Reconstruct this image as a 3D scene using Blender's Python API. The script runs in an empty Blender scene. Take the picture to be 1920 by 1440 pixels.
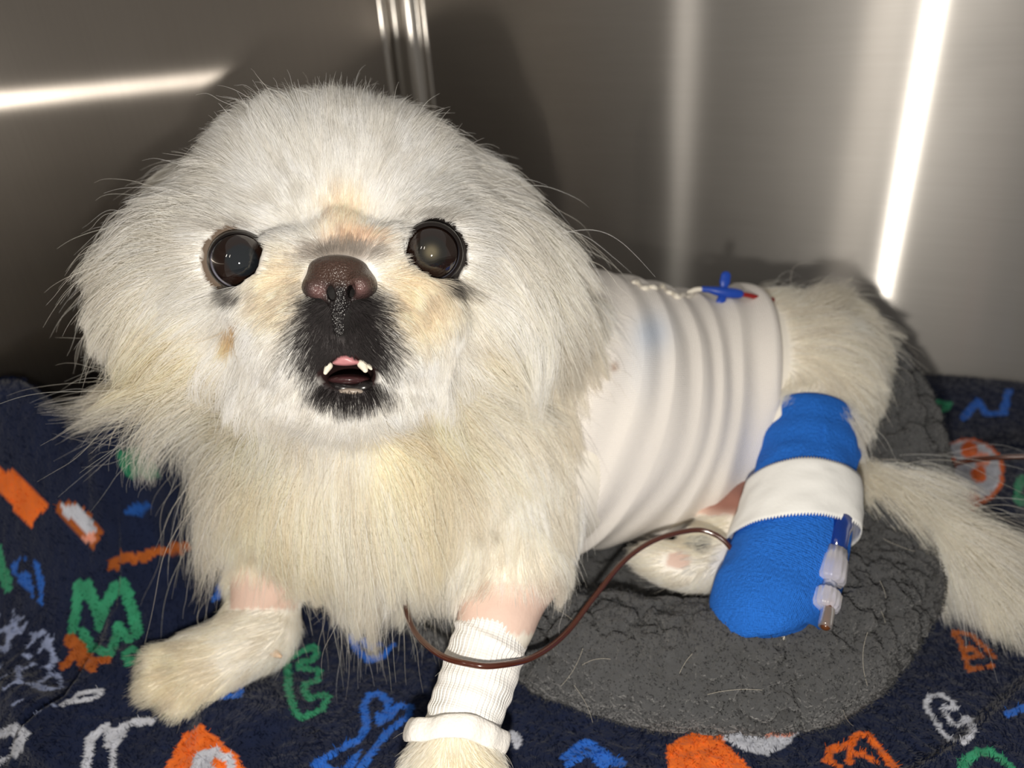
import bpy, math, random
import numpy as np
from mathutils import Matrix, Vector
from mathutils.bvhtree import BVHTree

rng = np.random.default_rng(7)
random.seed(7)
SC = bpy.context.scene
COL = SC.collection
DOFUR = True
NFUR = 240000

# ------------------------------------------------------------------ camera
F = 1387.0                      # focal length in pixels of the 1920x1440 frame
HC = 0.29                       # camera height above the cage floor
PITCH, ROLL, AZ = math.radians(27.8), math.radians(4.1), math.radians(28.7)
_h = np.array([-math.sin(AZ), math.cos(AZ), 0.0]); _up = np.array([0, 0, 1.0])
FW = _h * math.cos(PITCH) - _up * math.sin(PITCH)
_r0 = np.cross(FW, _up); _r0 /= np.linalg.norm(_r0); _u0 = np.cross(_r0, FW)
RT = _r0 * math.cos(-ROLL) + _u0 * math.sin(-ROLL)
UP = -_r0 * math.sin(-ROLL) + _u0 * math.cos(-ROLL)
CAM = np.array([0.0, 0.0, HC])

def ray(x, y):
    return FW + RT * ((x - 960) / F) - UP * ((y - 720) / F)

def P(x, y, d):                 # photo pixel + depth along the view axis -> world point
    return CAM + ray(x, y) * d

def PZ(x, y, z):                # photo pixel resting at height z
    r = ray(x, y)
    return CAM + r * ((HC - z) / -r[2])

def proj(p):
    q = np.asarray(p) - CAM
    z = q @ FW
    return 960 + F * (q @ RT) / z, 720 - F * (q @ UP) / z, z

cd = bpy.data.cameras.new('camera'); cam = bpy.data.objects.new('camera', cd); COL.objects.link(cam)
cd.sensor_width = 36.0; cd.lens = F * 36.0 / 1920.0
cd.clip_start = 0.01; cd.clip_end = 50
M = Matrix.Identity(4)
for i in range(3):
    M[i][0] = RT[i]; M[i][1] = UP[i]; M[i][2] = -FW[i]; M[i][3] = CAM[i]
cam.matrix_world = M
cd.dof.use_dof = True; cd.dof.focus_distance = 0.268; cd.dof.aperture_fstop = 7.5
SC.camera = cam

# ------------------------------------------------------------------ light
SC.view_settings.view_transform = 'Standard'; SC.view_settings.look = 'None'
SC.view_settings.gamma = 1.0; SC.view_settings.use_curve_mapping = False
SC.view_settings.exposure = 0.0
SC.cycles.max_bounces = 14; SC.cycles.diffuse_bounces = 9; SC.cycles.glossy_bounces = 6; SC.cycles.transmission_bounces = 10; SC.cycles.transparent_max_bounces = 8
wd = bpy.data.worlds.new('world'); SC.world = wd; wd.use_nodes = True
bg = wd.node_tree.nodes['Background']; bg.inputs[0].default_value = (1.0, 0.95, 0.88, 1); bg.inputs[1].default_value = 0.26

def add_light(name, kind, loc, power, color, size=0.02, target=None, size_y=None):
    l = bpy.data.lights.new(name, kind); o = bpy.data.objects.new(name, l); COL.objects.link(o)
    l.energy = power; l.color = color; o.location = Vector(loc)
    if kind == 'AREA':
        l.size = size
        if size_y: l.shape = 'RECTANGLE'; l.size_y = size_y
    else:
        l.shadow_soft_size = size
    if target is not None:
        o.rotation_euler = (Vector(target) - Vector(loc)).to_track_quat('-Z', 'Y').to_euler()
    return o
FLASH = CAM - UP * 0.050 - RT * 0.006 - FW * 0.0
add_light('phone_flash', 'POINT', FLASH, 4.3, (1.0, 0.935, 0.835), 0.007)

add_light('ceiling_lamp', 'AREA', (-1.0, -2.1, 1.9), 3.2, (1.0, .93, .84), .07, (-.1, .5, .2), .5)
add_light('ceiling_lamp', 'AREA', (-.17, -2.1, 1.9), 2.6, (1.0, .90, .78), .14, (-.1, .5, .2), .5)

# ------------------------------------------------------------------ helpers
def srgb(r, g, b, a=1.0):
    f = lambda c: c / 12.92 if c <= 0.04045 else ((c + 0.055) / 1.055) ** 2.4
    return (f(r / 255), f(g / 255), f(b / 255), a)

def S3(r, g, b):
    return np.array(srgb(r, g, b)[:3], dtype=np.float32)

def mat(name, color=(.8, .8, .8, 1), rough=.5, metal=0, spec=.5, **kw):
    m = bpy.data.materials.new(name); m.use_nodes = True
    b = m.node_tree.nodes['Principled BSDF']
    b.inputs['Base Color'].default_value = color; b.inputs['Roughness'].default_value = rough
    b.inputs['Metallic'].default_value = metal; b.inputs['Specular IOR Level'].default_value = spec
    for k, v in kw.items():
        b.inputs[k].default_value = v
    return m

def N(m, t, **kw):
    n = m.node_tree.nodes.new(t)
    for k, v in kw.items():
        if hasattr(n, k): setattr(n, k, v)
    return n

def L(m, a, b):
    m.node_tree.links.new(a, b)

def BS(m):
    return m.node_tree.nodes['Principled BSDF']

def new_obj(name, me, m=None, parent=None, smooth=True):
    o = bpy.data.objects.new(name, me); COL.objects.link(o)
    if m is not None: me.materials.append(m)
    if parent is not None: o.parent = parent
    if smooth and hasattr(me, 'polygons'):
        me.polygons.foreach_set('use_smooth', np.ones(len(me.polygons), dtype=bool))
    return o

def mesh_from(name, v, f):
    me = bpy.data.meshes.new(name)
    v = np.asarray(v, dtype=np.float32); 
    if isinstance(f, np.ndarray):
        n, k = f.shape
        me.vertices.add(len(v)); me.vertices.foreach_set('co', v.ravel())
        me.loops.add(n * k); me.loops.foreach_set('vertex_index', f.astype(np.int32).ravel())
        me.polygons.add(n); me.polygons.foreach_set('loop_start', np.arange(0, n * k, k, dtype=np.int32))
        me.polygons.foreach_set('loop_total', np.full(n, k, dtype=np.int32))
        me.update(calc_edges=True); me.validate()
    else:
        me.from_pydata(v.tolist(), [], f); me.update()
    return me

def set_col(me, cols, name='col'):
    a = me.attributes.new(name, 'FLOAT_COLOR', 'POINT')
    c = np.ones((len(me.vertices), 4), dtype=np.float32); c[:, :3] = cols
    a.data.foreach_set('color', c.ravel())

def grid_faces(nu, nv, close_u=False, close_v=False):
    iu = np.arange(nu if close_u else nu - 1); iv = np.arange(nv if close_v else nv - 1)
    a, b = np.meshgrid(iu, iv, indexing='ij'); a = a.ravel(); b = b.ravel()
    a2 = (a + 1) % nu; b2 = (b + 1) % nv
    return np.stack([a * nv + b, a2 * nv + b, a2 * nv + b2, a * nv + b2], 1)

def catmull(pts, n):
    p = np.asarray(pts, dtype=float); k = len(p)
    q = np.vstack([2 * p[0] - p[1], p, 2 * p[-1] - p[-2]])
    t = np.linspace(0, k - 1 - 1e-9, n); i = t.astype(int); u = (t - i)[:, None]
    a, b, c, d = q[i], q[i + 1], q[i + 2], q[i + 3]
    return .5 * ((2 * b) + (-a + c) * u + (2 * a - 5 * b + 4 * c - d) * u ** 2 + (-a + 3 * b - 3 * c + d) * u ** 3)

def frames(c, ref=None):
    t = np.gradient(c, axis=0); t /= np.linalg.norm(t, axis=1)[:, None]
    ref = np.array([0, 0, 1.0]) if ref is None else ref
    n = np.zeros_like(t); v = ref - t[0] * (ref @ t[0])
    for i in range(len(c)):
        v = v - t[i] * (v @ t[i]); v /= np.linalg.norm(v); n[i] = v
    return t, n, np.cross(t, n)

def tube_mesh(name, c, r, seg=14, cap=True, ref=None, sx=1.0):
    c = np.asarray(c); r = np.broadcast_to(np.asarray(r, dtype=float), (len(c),))
    t, n, b = frames(c, ref)
    if cap:
        k = 4; a = np.linspace(0, np.pi / 2, k + 1)[:-1]
        pre = [c[0] - t[0] * r[0] * np.cos(x) for x in a]; prr = [r[0] * max(np.sin(x), .02) for x in a]
        post = [c[-1] + t[-1] * r[-1] * np.cos(x) for x in a[::-1]]; por = [r[-1] * max(np.sin(x), .02) for x in a[::-1]]
        c = np.vstack([pre, c, post]); r = np.concatenate([prr, r, por])
        n = np.vstack([[n[0]] * k, n, [n[-1]] * k]); b = np.vstack([[b[0]] * k, b, [b[-1]] * k])
    th = np.linspace(0, 2 * np.pi, seg, endpoint=False)
    v = c[:, None] + r[:, None, None] * (np.cos(th)[None, :, None] * n[:, None] * sx + np.sin(th)[None, :, None] * b[:, None])
    f = grid_faces(len(c), seg, close_v=True)
    nv = len(c) * seg
    me = mesh_from(name, v.reshape(-1, 3), f)
    return me

def lathe_mesh(name, prof, base, axis, seg=24, flute=0, flute_amp=0):
    axis = np.asarray(axis, dtype=float); axis /= np.linalg.norm(axis)
    e1 = np.cross(axis, [0.3, 0.9, 0.1]); e1 /= np.linalg.norm(e1); e2 = np.cross(axis, e1)
    th = np.linspace(0, 2 * np.pi, seg, endpoint=False)
    v = []
    for (r, h) in prof:
        rr = r * (1 + (flute_amp * np.sign(np.cos(flute * th)) if flute else 0))
        v.append(base + axis * h + (rr * np.cos(th))[:, None] * e1 + (rr * np.sin(th))[:, None] * e2)
    return mesh_from(name, np.vstack(v), grid_faces(len(prof), seg, close_v=True))

def tag(o, label=None, cat=None, group=None, kind=None):
    if label: o['label'] = label
    if cat: o['category'] = cat
    if group: o['group'] = group
    if kind: o['kind'] = kind
    return o

def empty(name, loc):
    o = bpy.data.objects.new(name, None); COL.objects.link(o); o.empty_display_size = .02
    o.location = Vector(loc)
    return o

def part(name, me, m, parent, smooth=True):
    """child object whose mesh is written in world coordinates"""
    o = new_obj(name, me, m, parent, smooth)
    o.matrix_parent_inverse = Matrix.Translation(-parent_world(parent))
    return o

def parent_world(p):
    return p.location.copy() if p.type == 'EMPTY' else Vector((0, 0, 0))

def vnoise(p, scale, seed=0):
    """cheap smooth value noise, p (n,3) -> (n,) in -1..1"""
    q = p * scale + seed * 17.31
    i = np.floor(q).astype(np.int64); f = q - i; f = f * f * (3 - 2 * f)
    def hsh(a):
        h = (a[:, 0] * 374761393 + a[:, 1] * 668265263 + a[:, 2] * 2147483647 + seed * 974711) & 0x7fffffff
        h = ((h ^ (h >> 13)) * 1274126177) & 0x7fffffff
        return ((h ^ (h >> 16)) & 0xffff) / 32767.5 - 1
    o = 0
    for dx in (0, 1):
        for dy in (0, 1):
            for dz in (0, 1):
                w = (f[:, 0] if dx else 1 - f[:, 0]) * (f[:, 1] if dy else 1 - f[:, 1]) * (f[:, 2] if dz else 1 - f[:, 2])
                o = o + w * hsh(i + np.array([dx, dy, dz]))
    return o

# ---- signed distance modelling (camera-axis ellipsoids and tapered capsules)
def E_(x, y, d, rx, ry, rz, k=.012, rot=0):      # rx, ry in photo pixels at that depth, rz in metres
    c = P(x, y, d); a = math.radians(rot)
    ax = RT * math.cos(a) + UP * math.sin(a); ay = -RT * math.sin(a) + UP * math.cos(a)
    return ('E', c, np.array([ax, ay, -FW]), np.array([rx * d / F, ry * d / F, rz]), k)

def C_(a, b, r1, r2, k=.012):                    # a, b = (x, y, depth); r in metres
    return ('C', P(*a), P(*b), (r1, r2), k)

def prim_d(pr, p):
    if pr[0] == 'E':
        q = (p - pr[1]) @ pr[2].T; r = pr[3]
        k0 = np.linalg.norm(q / r, axis=-1); k1 = np.linalg.norm(q / (r * r), axis=-1) + 1e-9
        return k0 * (k0 - 1) / k1
    a, b = pr[1], pr[2]; ba = b - a
    h = np.clip(((p - a) @ ba) / (ba @ ba), 0, 1)
    return np.linalg.norm(p - a - h[..., None] * ba, axis=-1) - (pr[3][0] + (pr[3][1] - pr[3][0]) * h)

def prim_box(pr):
    if pr[0] == 'E':
        m = np.sqrt(((pr[2] * pr[3][:, None]) ** 2).sum(0)); return pr[1] - m, pr[1] + m
    r = max(pr[3]); return np.minimum(pr[1], pr[2]) - r, np.maximum(pr[1], pr[2]) + r

def smin(a, b, k):
    h = np.clip(.5 + .5 * (b - a) / k, 0, 1)
    return b + (a - b) * h - k * h * (1 - h)

class Field:
    def __init__(s, prims, subs, vox, margin=.02):
        bb = [prim_box(p) for p in prims]
        lo = np.min([b[0] for b in bb], 0) - margin; hi = np.max([b[1] for b in bb], 0) + margin
        s.lo, s.h = lo, vox; s.n = np.ceil((hi - lo) / vox).astype(int) + 1
        s.D = np.full(s.n, .05, dtype=np.float32)
        for pr, b in zip(prims, bb): s._do(pr, b, margin + pr[-1], False)
        for pr in subs: s._do(pr, prim_box(pr), margin, True)
    def _do(s, pr, b, m, sub):
        i0 = np.clip(np.floor((b[0] - m - s.lo) / s.h).astype(int), 0, s.n); i1 = np.clip(np.ceil((b[1] + m - s.lo) / s.h).astype(int) + 1, 0, s.n)
        ax = [s.lo[a] + s.h * np.arange(i0[a], i1[a]) for a in range(3)]
        p = np.stack(np.meshgrid(*ax, indexing='ij'), -1)
        d = prim_d(pr, p).astype(np.float32)
        sl = tuple(slice(i0[a], i1[a]) for a in range(3))
        s.D[sl] = -smin(-s.D[sl], d, pr[-1]) if sub else smin(s.D[sl], d, pr[-1])
    def at(s, p):
        q = np.clip((p - s.lo) / s.h, 0, s.n - 1.001); i = q.astype(int); f = q - i; o = 0
        for dx in (0, 1):
            for dy in (0, 1):
                for dz in (0, 1):
                    w = (f[:, 0] if dx else 1 - f[:, 0]) * (f[:, 1] if dy else 1 - f[:, 1]) * (f[:, 2] if dz else 1 - f[:, 2])
                    o = o + w * s.D[i[:, 0] + dx, i[:, 1] + dy, i[:, 2] + dz]
        return o
    def grad(s, p, e=None):
        e = e or s.h
        g = np.stack([s.at(p + np.eye(3)[a] * e) - s.at(p - np.eye(3)[a] * e) for a in range(3)], 1)
        return g / (np.linalg.norm(g, axis=1)[:, None] + 1e-9)
    def surface(s):
        D = s.D; ins = D < 0; n = np.array(D.shape)
        cs = [(i, j, k) for i in (0, 1) for j in (0, 1) for k in (0, 1)]
        sl = lambda c: tuple(slice(c[a], n[a] - 1 + c[a]) for a in range(3))
        cnt = sum(ins[sl(c)].astype(np.int8) for c in cs)
        cell = (cnt > 0) & (cnt < 8)
        idx = np.full(cell.shape, -1, dtype=np.int64); w = np.argwhere(cell); idx[cell] = np.arange(len(w))
        acc = np.zeros((len(w), 3)); num = np.zeros(len(w))
        for c in cs:
            for a in range(3):
                if c[a] == 0:
                    e = list(c); e[a] = 1
                    d0 = D[w[:, 0] + c[0], w[:, 1] + c[1], w[:, 2] + c[2]]; d1 = D[w[:, 0] + e[0], w[:, 1] + e[1], w[:, 2] + e[2]]
                    x = (d0 < 0) != (d1 < 0)
                    t = np.where(x, d0 / np.where(x, d0 - d1, 1), 0)
                    pt = np.tile(np.array(c, dtype=float), (len(w), 1)); pt[:, a] += t
                    acc += np.where(x[:, None], pt, 0); num += x
        v = s.lo + s.h * (w + acc / num[:, None])
        faces = []
        for a in range(3):
            b, c = (a + 1) % 3, (a + 2) % 3
            s0 = [slice(None)] * 3; s1 = [slice(None)] * 3; s0[a] = slice(0, -1); s1[a] = slice(1, None)
            x = ins[tuple(s0)] != ins[tuple(s1)]
            e = np.argwhere(x); e = e[(e[:, b] > 0) & (e[:, c] > 0) & (e[:, b] < n[b] - 1) & (e[:, c] < n[c] - 1)]
            q = []
            for db, dc in ((-1, -1), (0, -1), (0, 0), (-1, 0)):
                z = e.copy(); z[:, b] += db; z[:, c] += dc; q.append(idx[z[:, 0], z[:, 1], z[:, 2]])
            q = np.stack(q, 1); fl = ins[e[:, 0], e[:, 1], e[:, 2]]
            q[~fl] = q[~fl][:, ::-1]
            faces.append(q)
        f = np.vstack(faces)
        return v, f

# ------------------------------------------------------------------ cage walls
YB, XL = .598, -.412
def metal(name, tangent, base, rough, grain, aniso=.84, haze=.45):
    m = bpy.data.materials.new(name); m.use_nodes = True; m.node_tree.nodes.clear()
    out = N(m, 'ShaderNodeOutputMaterial'); c = N(m, 'ShaderNodeCombineXYZ')
    for i in range(3): c.inputs[i].default_value = tangent[i]
    tc = N(m, 'ShaderNodeTexCoord'); mp = N(m, 'ShaderNodeMapping'); mp.inputs['Scale'].default_value = grain
    L(m, tc.outputs['Object'], mp.inputs['Vector'])
    n = N(m, 'ShaderNodeTexNoise'); n.inputs['Scale'].default_value = 1.0; n.inputs['Detail'].default_value = 5.0
    L(m, mp.outputs[0], n.inputs['Vector'])
    n2 = N(m, 'ShaderNodeTexNoise'); n2.inputs['Scale'].default_value = 9.0; n2.inputs['Detail'].default_value = 3.0
    L(m, tc.outputs['Object'], n2.inputs['Vector'])
    cr = N(m, 'ShaderNodeMix', data_type='RGBA'); cr.inputs['A'].default_value = tuple(x * .86 for x in base[:3]) + (1,); cr.inputs['B'].default_value = base
    L(m, n.outputs['Fac'], cr.inputs['Factor'])
    mx = N(m, 'ShaderNodeMixShader'); mx.inputs[0].default_value = haze
    for k, (r, a) in enumerate(((rough, aniso), (rough * 1.9, .45))):
        g = N(m, 'ShaderNodeBsdfAnisotropic'); g.distribution = 'MULTI_GGX'; g.inputs['Anisotropy'].default_value = a
        mr = N(m, 'ShaderNodeMapRange'); mr.inputs['From Min'].default_value = .3; mr.inputs['From Max'].default_value = .7
        mr.inputs['To Min'].default_value = r * .93; mr.inputs['To Max'].default_value = r * 1.07
        L(m, n2.outputs['Fac'], mr.inputs['Value']); L(m, mr.outputs[0], g.inputs['Roughness'])
        L(m, c.outputs[0], g.inputs['Tangent']); L(m, cr.outputs['Result'], g.inputs['Color'])
        L(m, g.outputs[0], mx.inputs[1 + k])
    L(m, mx.outputs[0], out.inputs['Surface'])
    return m
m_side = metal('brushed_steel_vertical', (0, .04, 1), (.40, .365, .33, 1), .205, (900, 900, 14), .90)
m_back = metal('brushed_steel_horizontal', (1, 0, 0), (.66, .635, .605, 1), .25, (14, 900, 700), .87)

def box_mesh(name, lo, hi):
    lo, hi = np.array(lo, float), np.array(hi, float)
    v = [[(lo, hi)[i][0], (lo, hi)[j][1], (lo, hi)[k][2]] for i in (0, 1) for j in (0, 1) for k in (0, 1)]
    f = [(0, 1, 3, 2), (4, 6, 7, 5), (0, 4, 5, 1), (2, 3, 7, 6), (0, 2, 6, 4), (1, 5, 7, 3)]
    return mesh_from(name, v, f)
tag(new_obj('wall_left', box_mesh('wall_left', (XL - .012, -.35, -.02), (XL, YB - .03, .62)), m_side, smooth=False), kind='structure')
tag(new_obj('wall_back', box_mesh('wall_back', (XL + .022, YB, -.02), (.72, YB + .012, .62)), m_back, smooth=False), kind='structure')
m_floor = mat('cage_floor_steel', (.45, .45, .45, 1), .4, 1.0)
tag(new_obj('floor', box_mesh('floor', (XL - .012, -.35, -.02), (.72, YB + .012, -.002)), m_floor, smooth=False), kind='structure')
# folded corner strip: flange, dark groove, rolled bead
prof = [(XL - .012, YB - .030), (XL + .001, YB - .030), (XL + .0022, YB - .026), (XL + .0016, YB - .020), (XL - .006, YB - .018), (XL - .008, YB - .004), (XL - .002, YB + .002)]
cx, cy, rr = XL + .008, YB + .001, .0095
prof += [(cx + rr * math.cos(a), cy - rr * math.sin(a)) for a in np.linspace(math.pi * .95, .25, 14)]
prof += [(XL + .0185, YB + .0005), (XL + .022, YB - .0012), (XL + .026, YB - .0008), (XL + .026, YB + .012), (XL - .012, YB + .012)]
pv = [(x, y, z) for z in (-.02, .62) for x, y in prof]; k = len(prof)
pf = [(i, (i + 1) % k, k + (i + 1) % k, k + i) for i in range(k)]
m_trim = metal('corner_steel', (0, 0, 1), (.60, .57, .53, 1), .22, (700, 700, 10), .3, .3)
tag(new_obj('trim_1', mesh_from('trim_1', pv, pf), m_trim), kind='structure')

# ------------------------------------------------------------------ blanket
def crop5(x, y): return (x / 2.25, 800 + y / 2.25)
def crop8(x, y): return (400 + x / 3.4286, 1040 + y / 3.4286)
def cropB(x, y): return (700 + x / 2, 750 + y / 2)
def crop6(x, y): return (1200 + x / 2.6667, 1000 + y / 2.6667)
def cropR(x, y): return (1680 + x / 2.88, 700 + y / 2.88)

def seg_info(p, pts, closed=False):
    """distance to a polyline, side sign and arc position; p (n,2)"""
    pts = np.asarray(pts, float); n = len(pts); best = np.full(len(p), 9e9); side = np.zeros(len(p)); pos = np.zeros(len(p))
    for i in range(n if closed else n - 1):
        a, b = pts[i], pts[(i + 1) % n]; ba = b - a
        h = np.clip(((p - a) @ ba) / (ba @ ba + 1e-12), 0, 1); q = p - a - h[:, None] * ba
        d = np.hypot(q[:, 0], q[:, 1]); w = d < best
        best[w] = d[w]; side[w] = np.sign(ba[0] * q[w, 1] - ba[1] * q[w, 0]); pos[w] = i + h[w]
    return best, side, pos / max(n - 1, 1)

def in_poly(p, pts):
    r = np.zeros(len(p), bool); n = len(pts)
    for i in range(n):
        (x1, y1), (x2, y2) = pts[i], pts[(i + 1) % n]
        if y1 == y2: continue
        c = ((y1 > p[:, 1]) != (y2 > p[:, 1])) & (p[:, 0] < (x2 - x1) * (p[:, 1] - y1) / (y2 - y1) + x1)
        r ^= c
    return r

# ridges: crest pixels, crest height, width towards / away from the viewer
RIDGES = [
    ([(-200, 838), (0, 818), (120, 812), (230, 806), (330, 835)], .100, .040, .06),
    ([(-120, 800), (0, 872), (102, 953), (209, 1064), (290, 1050), (356, 1024)], .028, .050, .012),
    ([crop5(31, 1133), crop5(150, 1205), crop5(220, 1240)], .007, .014, .010),
    ([crop5(-60, 1010), crop5(60, 1130), crop5(110, 1290), crop5(80, 1400)], .006, .014, .014),
    ([crop5(520, 900), crop5(300, 1190), crop5(140, 1310), crop5(40, 1400)], .014, .030, .005),
    ([crop8(-150, 1000), crop8(60, 960), crop8(200, 1000), crop8(420, 1180)], .010, .030, .02),
    ([(1640, 1500), (1800, 1405), (1925, 1295), (2100, 1150)], .008, .035, .004),
    ([(1700, 735), (1800, 728), (1930, 733), (2200, 700)], .010, .03, .03),
    ([(1880, 1000), (1900, 900), (1935, 830)], .014, .01, .02),
]
RW = []
for pts, hgt, wf, wb in RIDGES:
    RW.append((np.array([PZ(x, y, hgt)[:2] for x, y in pts]), hgt, wf, wb))

def bheight(p):
    q = np.c_[p, np.zeros(len(p))]
    h = .004 + .0016 * vnoise(q, 18, 3) + .0022 * vnoise(q, 7, 5)
    for pts, hgt, wf, wb in RW:
        d, s, t = seg_info(p, pts)
        e = np.minimum(np.minimum(t, 1 - t) * 5, 1); e = e * e * (3 - 2 * e)
        # viewer side = nearer to the camera foot
        nearest = np.hypot(p[:, 0], p[:, 1])
        c = pts[np.clip((t * (len(pts) - 1)).round().astype(int), 0, len(pts) - 1)]
        front = nearest < np.hypot(c[:, 0], c[:, 1])
        # side sign relative to the camera foot is steadier than distance
        w = np.where(s == SIDE[id(pts)], wf, wb)
        h = np.maximum(h, 0) + (hgt * np.where(e > 0, .35 + .65 * e, .35)) * np.exp(-(d / w) ** 2) * np.where((t <= 0) | (t >= 1), .9, 1)
    return h
SIDE = {}
for pts, *_ in RW:
    d, s, t = seg_info(np.array([[.02, -.06]]), pts); SIDE[id(pts)] = s[0]

NBX, NBY = 760, 640
gx = np.linspace(-.409, .36, NBX); gy = np.linspace(-.06, .594, NBY)
GX, GY = np.meshgrid(gx, gy, indexing='ij'); bp2 = np.stack([GX.ravel(), GY.ravel()], 1)
bh = bheight(bp2); BH = bh.reshape(NBX, NBY)
def bz(x, y):
    i = int(np.clip(round((x - gx[0]) / (gx[1] - gx[0])), 0, NBX - 1)); j = int(np.clip(round((y - gy[0]) / (gy[1] - gy[0])), 0, NBY - 1))
    return BH[i, j]
def hit(x, y):                       # photo pixel -> point on the blanket
    r = ray(x, y); t0 = (HC - .10) / -r[2]; t1 = HC / -r[2]
    for t in np.linspace(t0, t1, 160):
        p = CAM + r * t
        if p[2] <= bz(p[0], p[1]): break
    return p[:2]

NAVY, GREEN, BLUE, ORANGE, RUST, WHITE, PINK = S3(19, 28, 54), S3(52, 140, 104), S3(38, 98, 190), S3(226, 108, 36), S3(160, 84, 34), S3(188, 192, 204), S3(222, 150, 128)
bcol = np.tile(NAVY, (len(bp2), 1)); q3 = np.c_[bp2, np.zeros(len(bp2))]
bcol *= (1 + .18 * vnoise(q3, 260, 1) + .16 * vnoise(q3, 60, 2))[:, None]
jit = np.stack([vnoise(q3, 700, 11), vnoise(q3, 700, 12)], 1) * .0005 + np.stack([vnoise(q3, 260, 13), vnoise(q3, 260, 14)], 1) * .0004
bpj = bp2 + jit
def paint(mask, c):
    bcol[mask] = c * (1 + .22 * vnoise(q3[mask], 300, 4))[:, None]
def stroke(f, pts, c, w, closed=False):
    xy = np.array([hit(*f(*p)) for p in pts]); lo, hi = xy.min(0) - .02, xy.max(0) + .02
    mid = xy[len(xy) // 2]; dep = float(proj(np.array([mid[0], mid[1], bz(*mid)]))[2]); wm = max(w * dep / F * .58, .0009)
    sel = np.where(((bpj > lo) & (bpj < hi)).all(1))[0]
    if len(sel) == 0: return
    d, _, _ = seg_info(bpj[sel], xy, closed)
    m = np.zeros(len(bp2), bool); m[sel[d < wm]] = True; paint(m, c)
def fill(f, pts, c):
    xy = np.array([hit(*f(*p)) for p in pts]); paint(in_poly(bpj, xy), c)
idn = lambda x, y: (x, y)
# scaly pale net on the fold
net = in_poly(bpj, np.array([hit(*crop5(*p)) for p in [(-60, 700), (60, 780), (240, 910), (255, 1010), (235, 1190), (110, 1270), (30, 1150), (-60, 900)]]))
sd = rng.uniform([-.409, -.06], [.36, .594], (9000, 2)); sd = sd[in_poly(sd, np.array([hit(*crop5(*p)) for p in [(-80, 680), (60, 760), (260, 890), (275, 1010), (250, 1200), (110, 1290), (10, 1150), (-80, 900)]]))][:300]
if net.any() and len(sd) > 3:
    w = np.where(net)[0]; dd = np.sort(np.linalg.norm(bpj[w][:, None] - sd[None], axis=2), axis=1)[:, :2]
    m = np.zeros(len(bp2), bool); m[w[(dd[:, 1] - dd[:, 0] < .0015) & (vnoise(q3[w], 130, 9) > -.45)]] = True; paint(m, S3(140, 152, 186))
fill(crop5, [(-40, 170), (60, 195), (215, 345), (130, 430), (80, 380), (0, 270), (-40, 240)], ORANGE)
fill(crop5, [(235, 335), (310, 318), (375, 355), (440, 470), (400, 525), (340, 475), (250, 380)], RUST)
fill(crop5, [(262, 350), (320, 335), (370, 370), (415, 440), (400, 470), (350, 440), (300, 410), (268, 385)], WHITE)
fill(crop5, [(350, 450), (400, 455), (412, 490), (385, 505), (350, 475)], PINK)
stroke(crop5, [(470, 590), (600, 560), (700, 530), (795, 500)], RUST, 8)
stroke(crop5, [(305, 880), (330, 710), (375, 695), (425, 800), (480, 710), (530, 685), (560, 780), (578, 870)], GREEN, 16)
stroke(crop5, [(350, 875), (400, 940), (465, 960), (505, 850), (545, 900)], GREEN, 14)
stroke(crop5, [(405, 760), (425, 850), (450, 780)], GREEN, 12)
fill(crop5, [(515, 955), (560, 925), (605, 955), (595, 1000), (530, 1015)], GREEN)
fill(crop5, [(550, 958), (575, 955), (578, 975), (552, 980)], NAVY)
fill(crop5, [(40, 590), (100, 568), (165, 580), (190, 660), (178, 770), (130, 705), (80, 660)], BLUE)
stroke(crop5, [(85, 600), (140, 600), (150, 680), (160, 720)], NAVY, 9)
stroke(crop5, [(290, 905), (340, 930), (380, 990), (450, 985)], RUST, 15)
stroke(crop5, [(275, 1010), (320, 950), (390, 1020)], RUST, 15)
stroke(crop5, [(270, 1175), (340, 1125), (430, 1112), (410, 1145), (290, 1165)], WHITE, 7)
stroke(crop5, [(360, 1460), (390, 1310), (450, 1270), (465, 1345), (485, 1290), (560, 1252), (640, 1245)], WHITE, 13)
stroke(crop5, [(475, 1460), (480, 1350), (530, 1285)], WHITE, 9)
stroke(crop5, [(-20, 1310), (60, 1285), (105, 1300), (90, 1340), (40, 1395), (-20, 1430)], WHITE, 14)
stroke(crop5, [(0, 560), (20, 640), (40, 670)], GREEN, 16)
fill(crop5, [(520, 345), (600, 330), (650, 345), (600, 400), (560, 380)], BLUE * .6)
stroke(crop5, [(540, 190), (600, 180), (640, 170)], GREEN * .7, 14)
fill(crop5, [(700, 1440), (780, 1290), (850, 1262), (905, 1300), (940, 1340), (1000, 1390), (1060, 1500), (690, 1500)], ORANGE)
fill(crop5, [(780, 1500), (830, 1375), (920, 1355), (985, 1400), (1020, 1500)], WHITE)
fill(crop5, [(890, 1405), (960, 1420), (970, 1500), (900, 1440)], ORANGE)
stroke(crop8, [(480, 670), (640, 600), (670, 640), (640, 690), (560, 690), (550, 730), (680, 750), (670, 820), (590, 830), (580, 880), (620, 930), (710, 905), (745, 920), (700, 1000), (560, 1050), (520, 1000), (480, 850)], GREEN, 11, True)
stroke(crop8, [(660, 1350), (780, 1270), (940, 1190), (985, 1120), (970, 960), (1000, 905), (1060, 895), (1130, 945), (1100, 1060)], BLUE, 12)
stroke(crop8, [(1130, 1060), (1190, 970), (1270, 985), (1250, 1050), (1150, 1120), (1050, 1230), (940, 1390)], BLUE, 12)
fill(crop8, [(1050, 1020), (1110, 1040), (1130, 1080), (1060, 1115), (1045, 1080)], BLUE)
fill(crop8, [(820, 1400), (860, 1330), (960, 1240), (930, 1330), (880, 1420)], BLUE)
stroke(crop8, [(655, 1350), (740, 1380), (800, 1420)], BLUE, 14)
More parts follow.
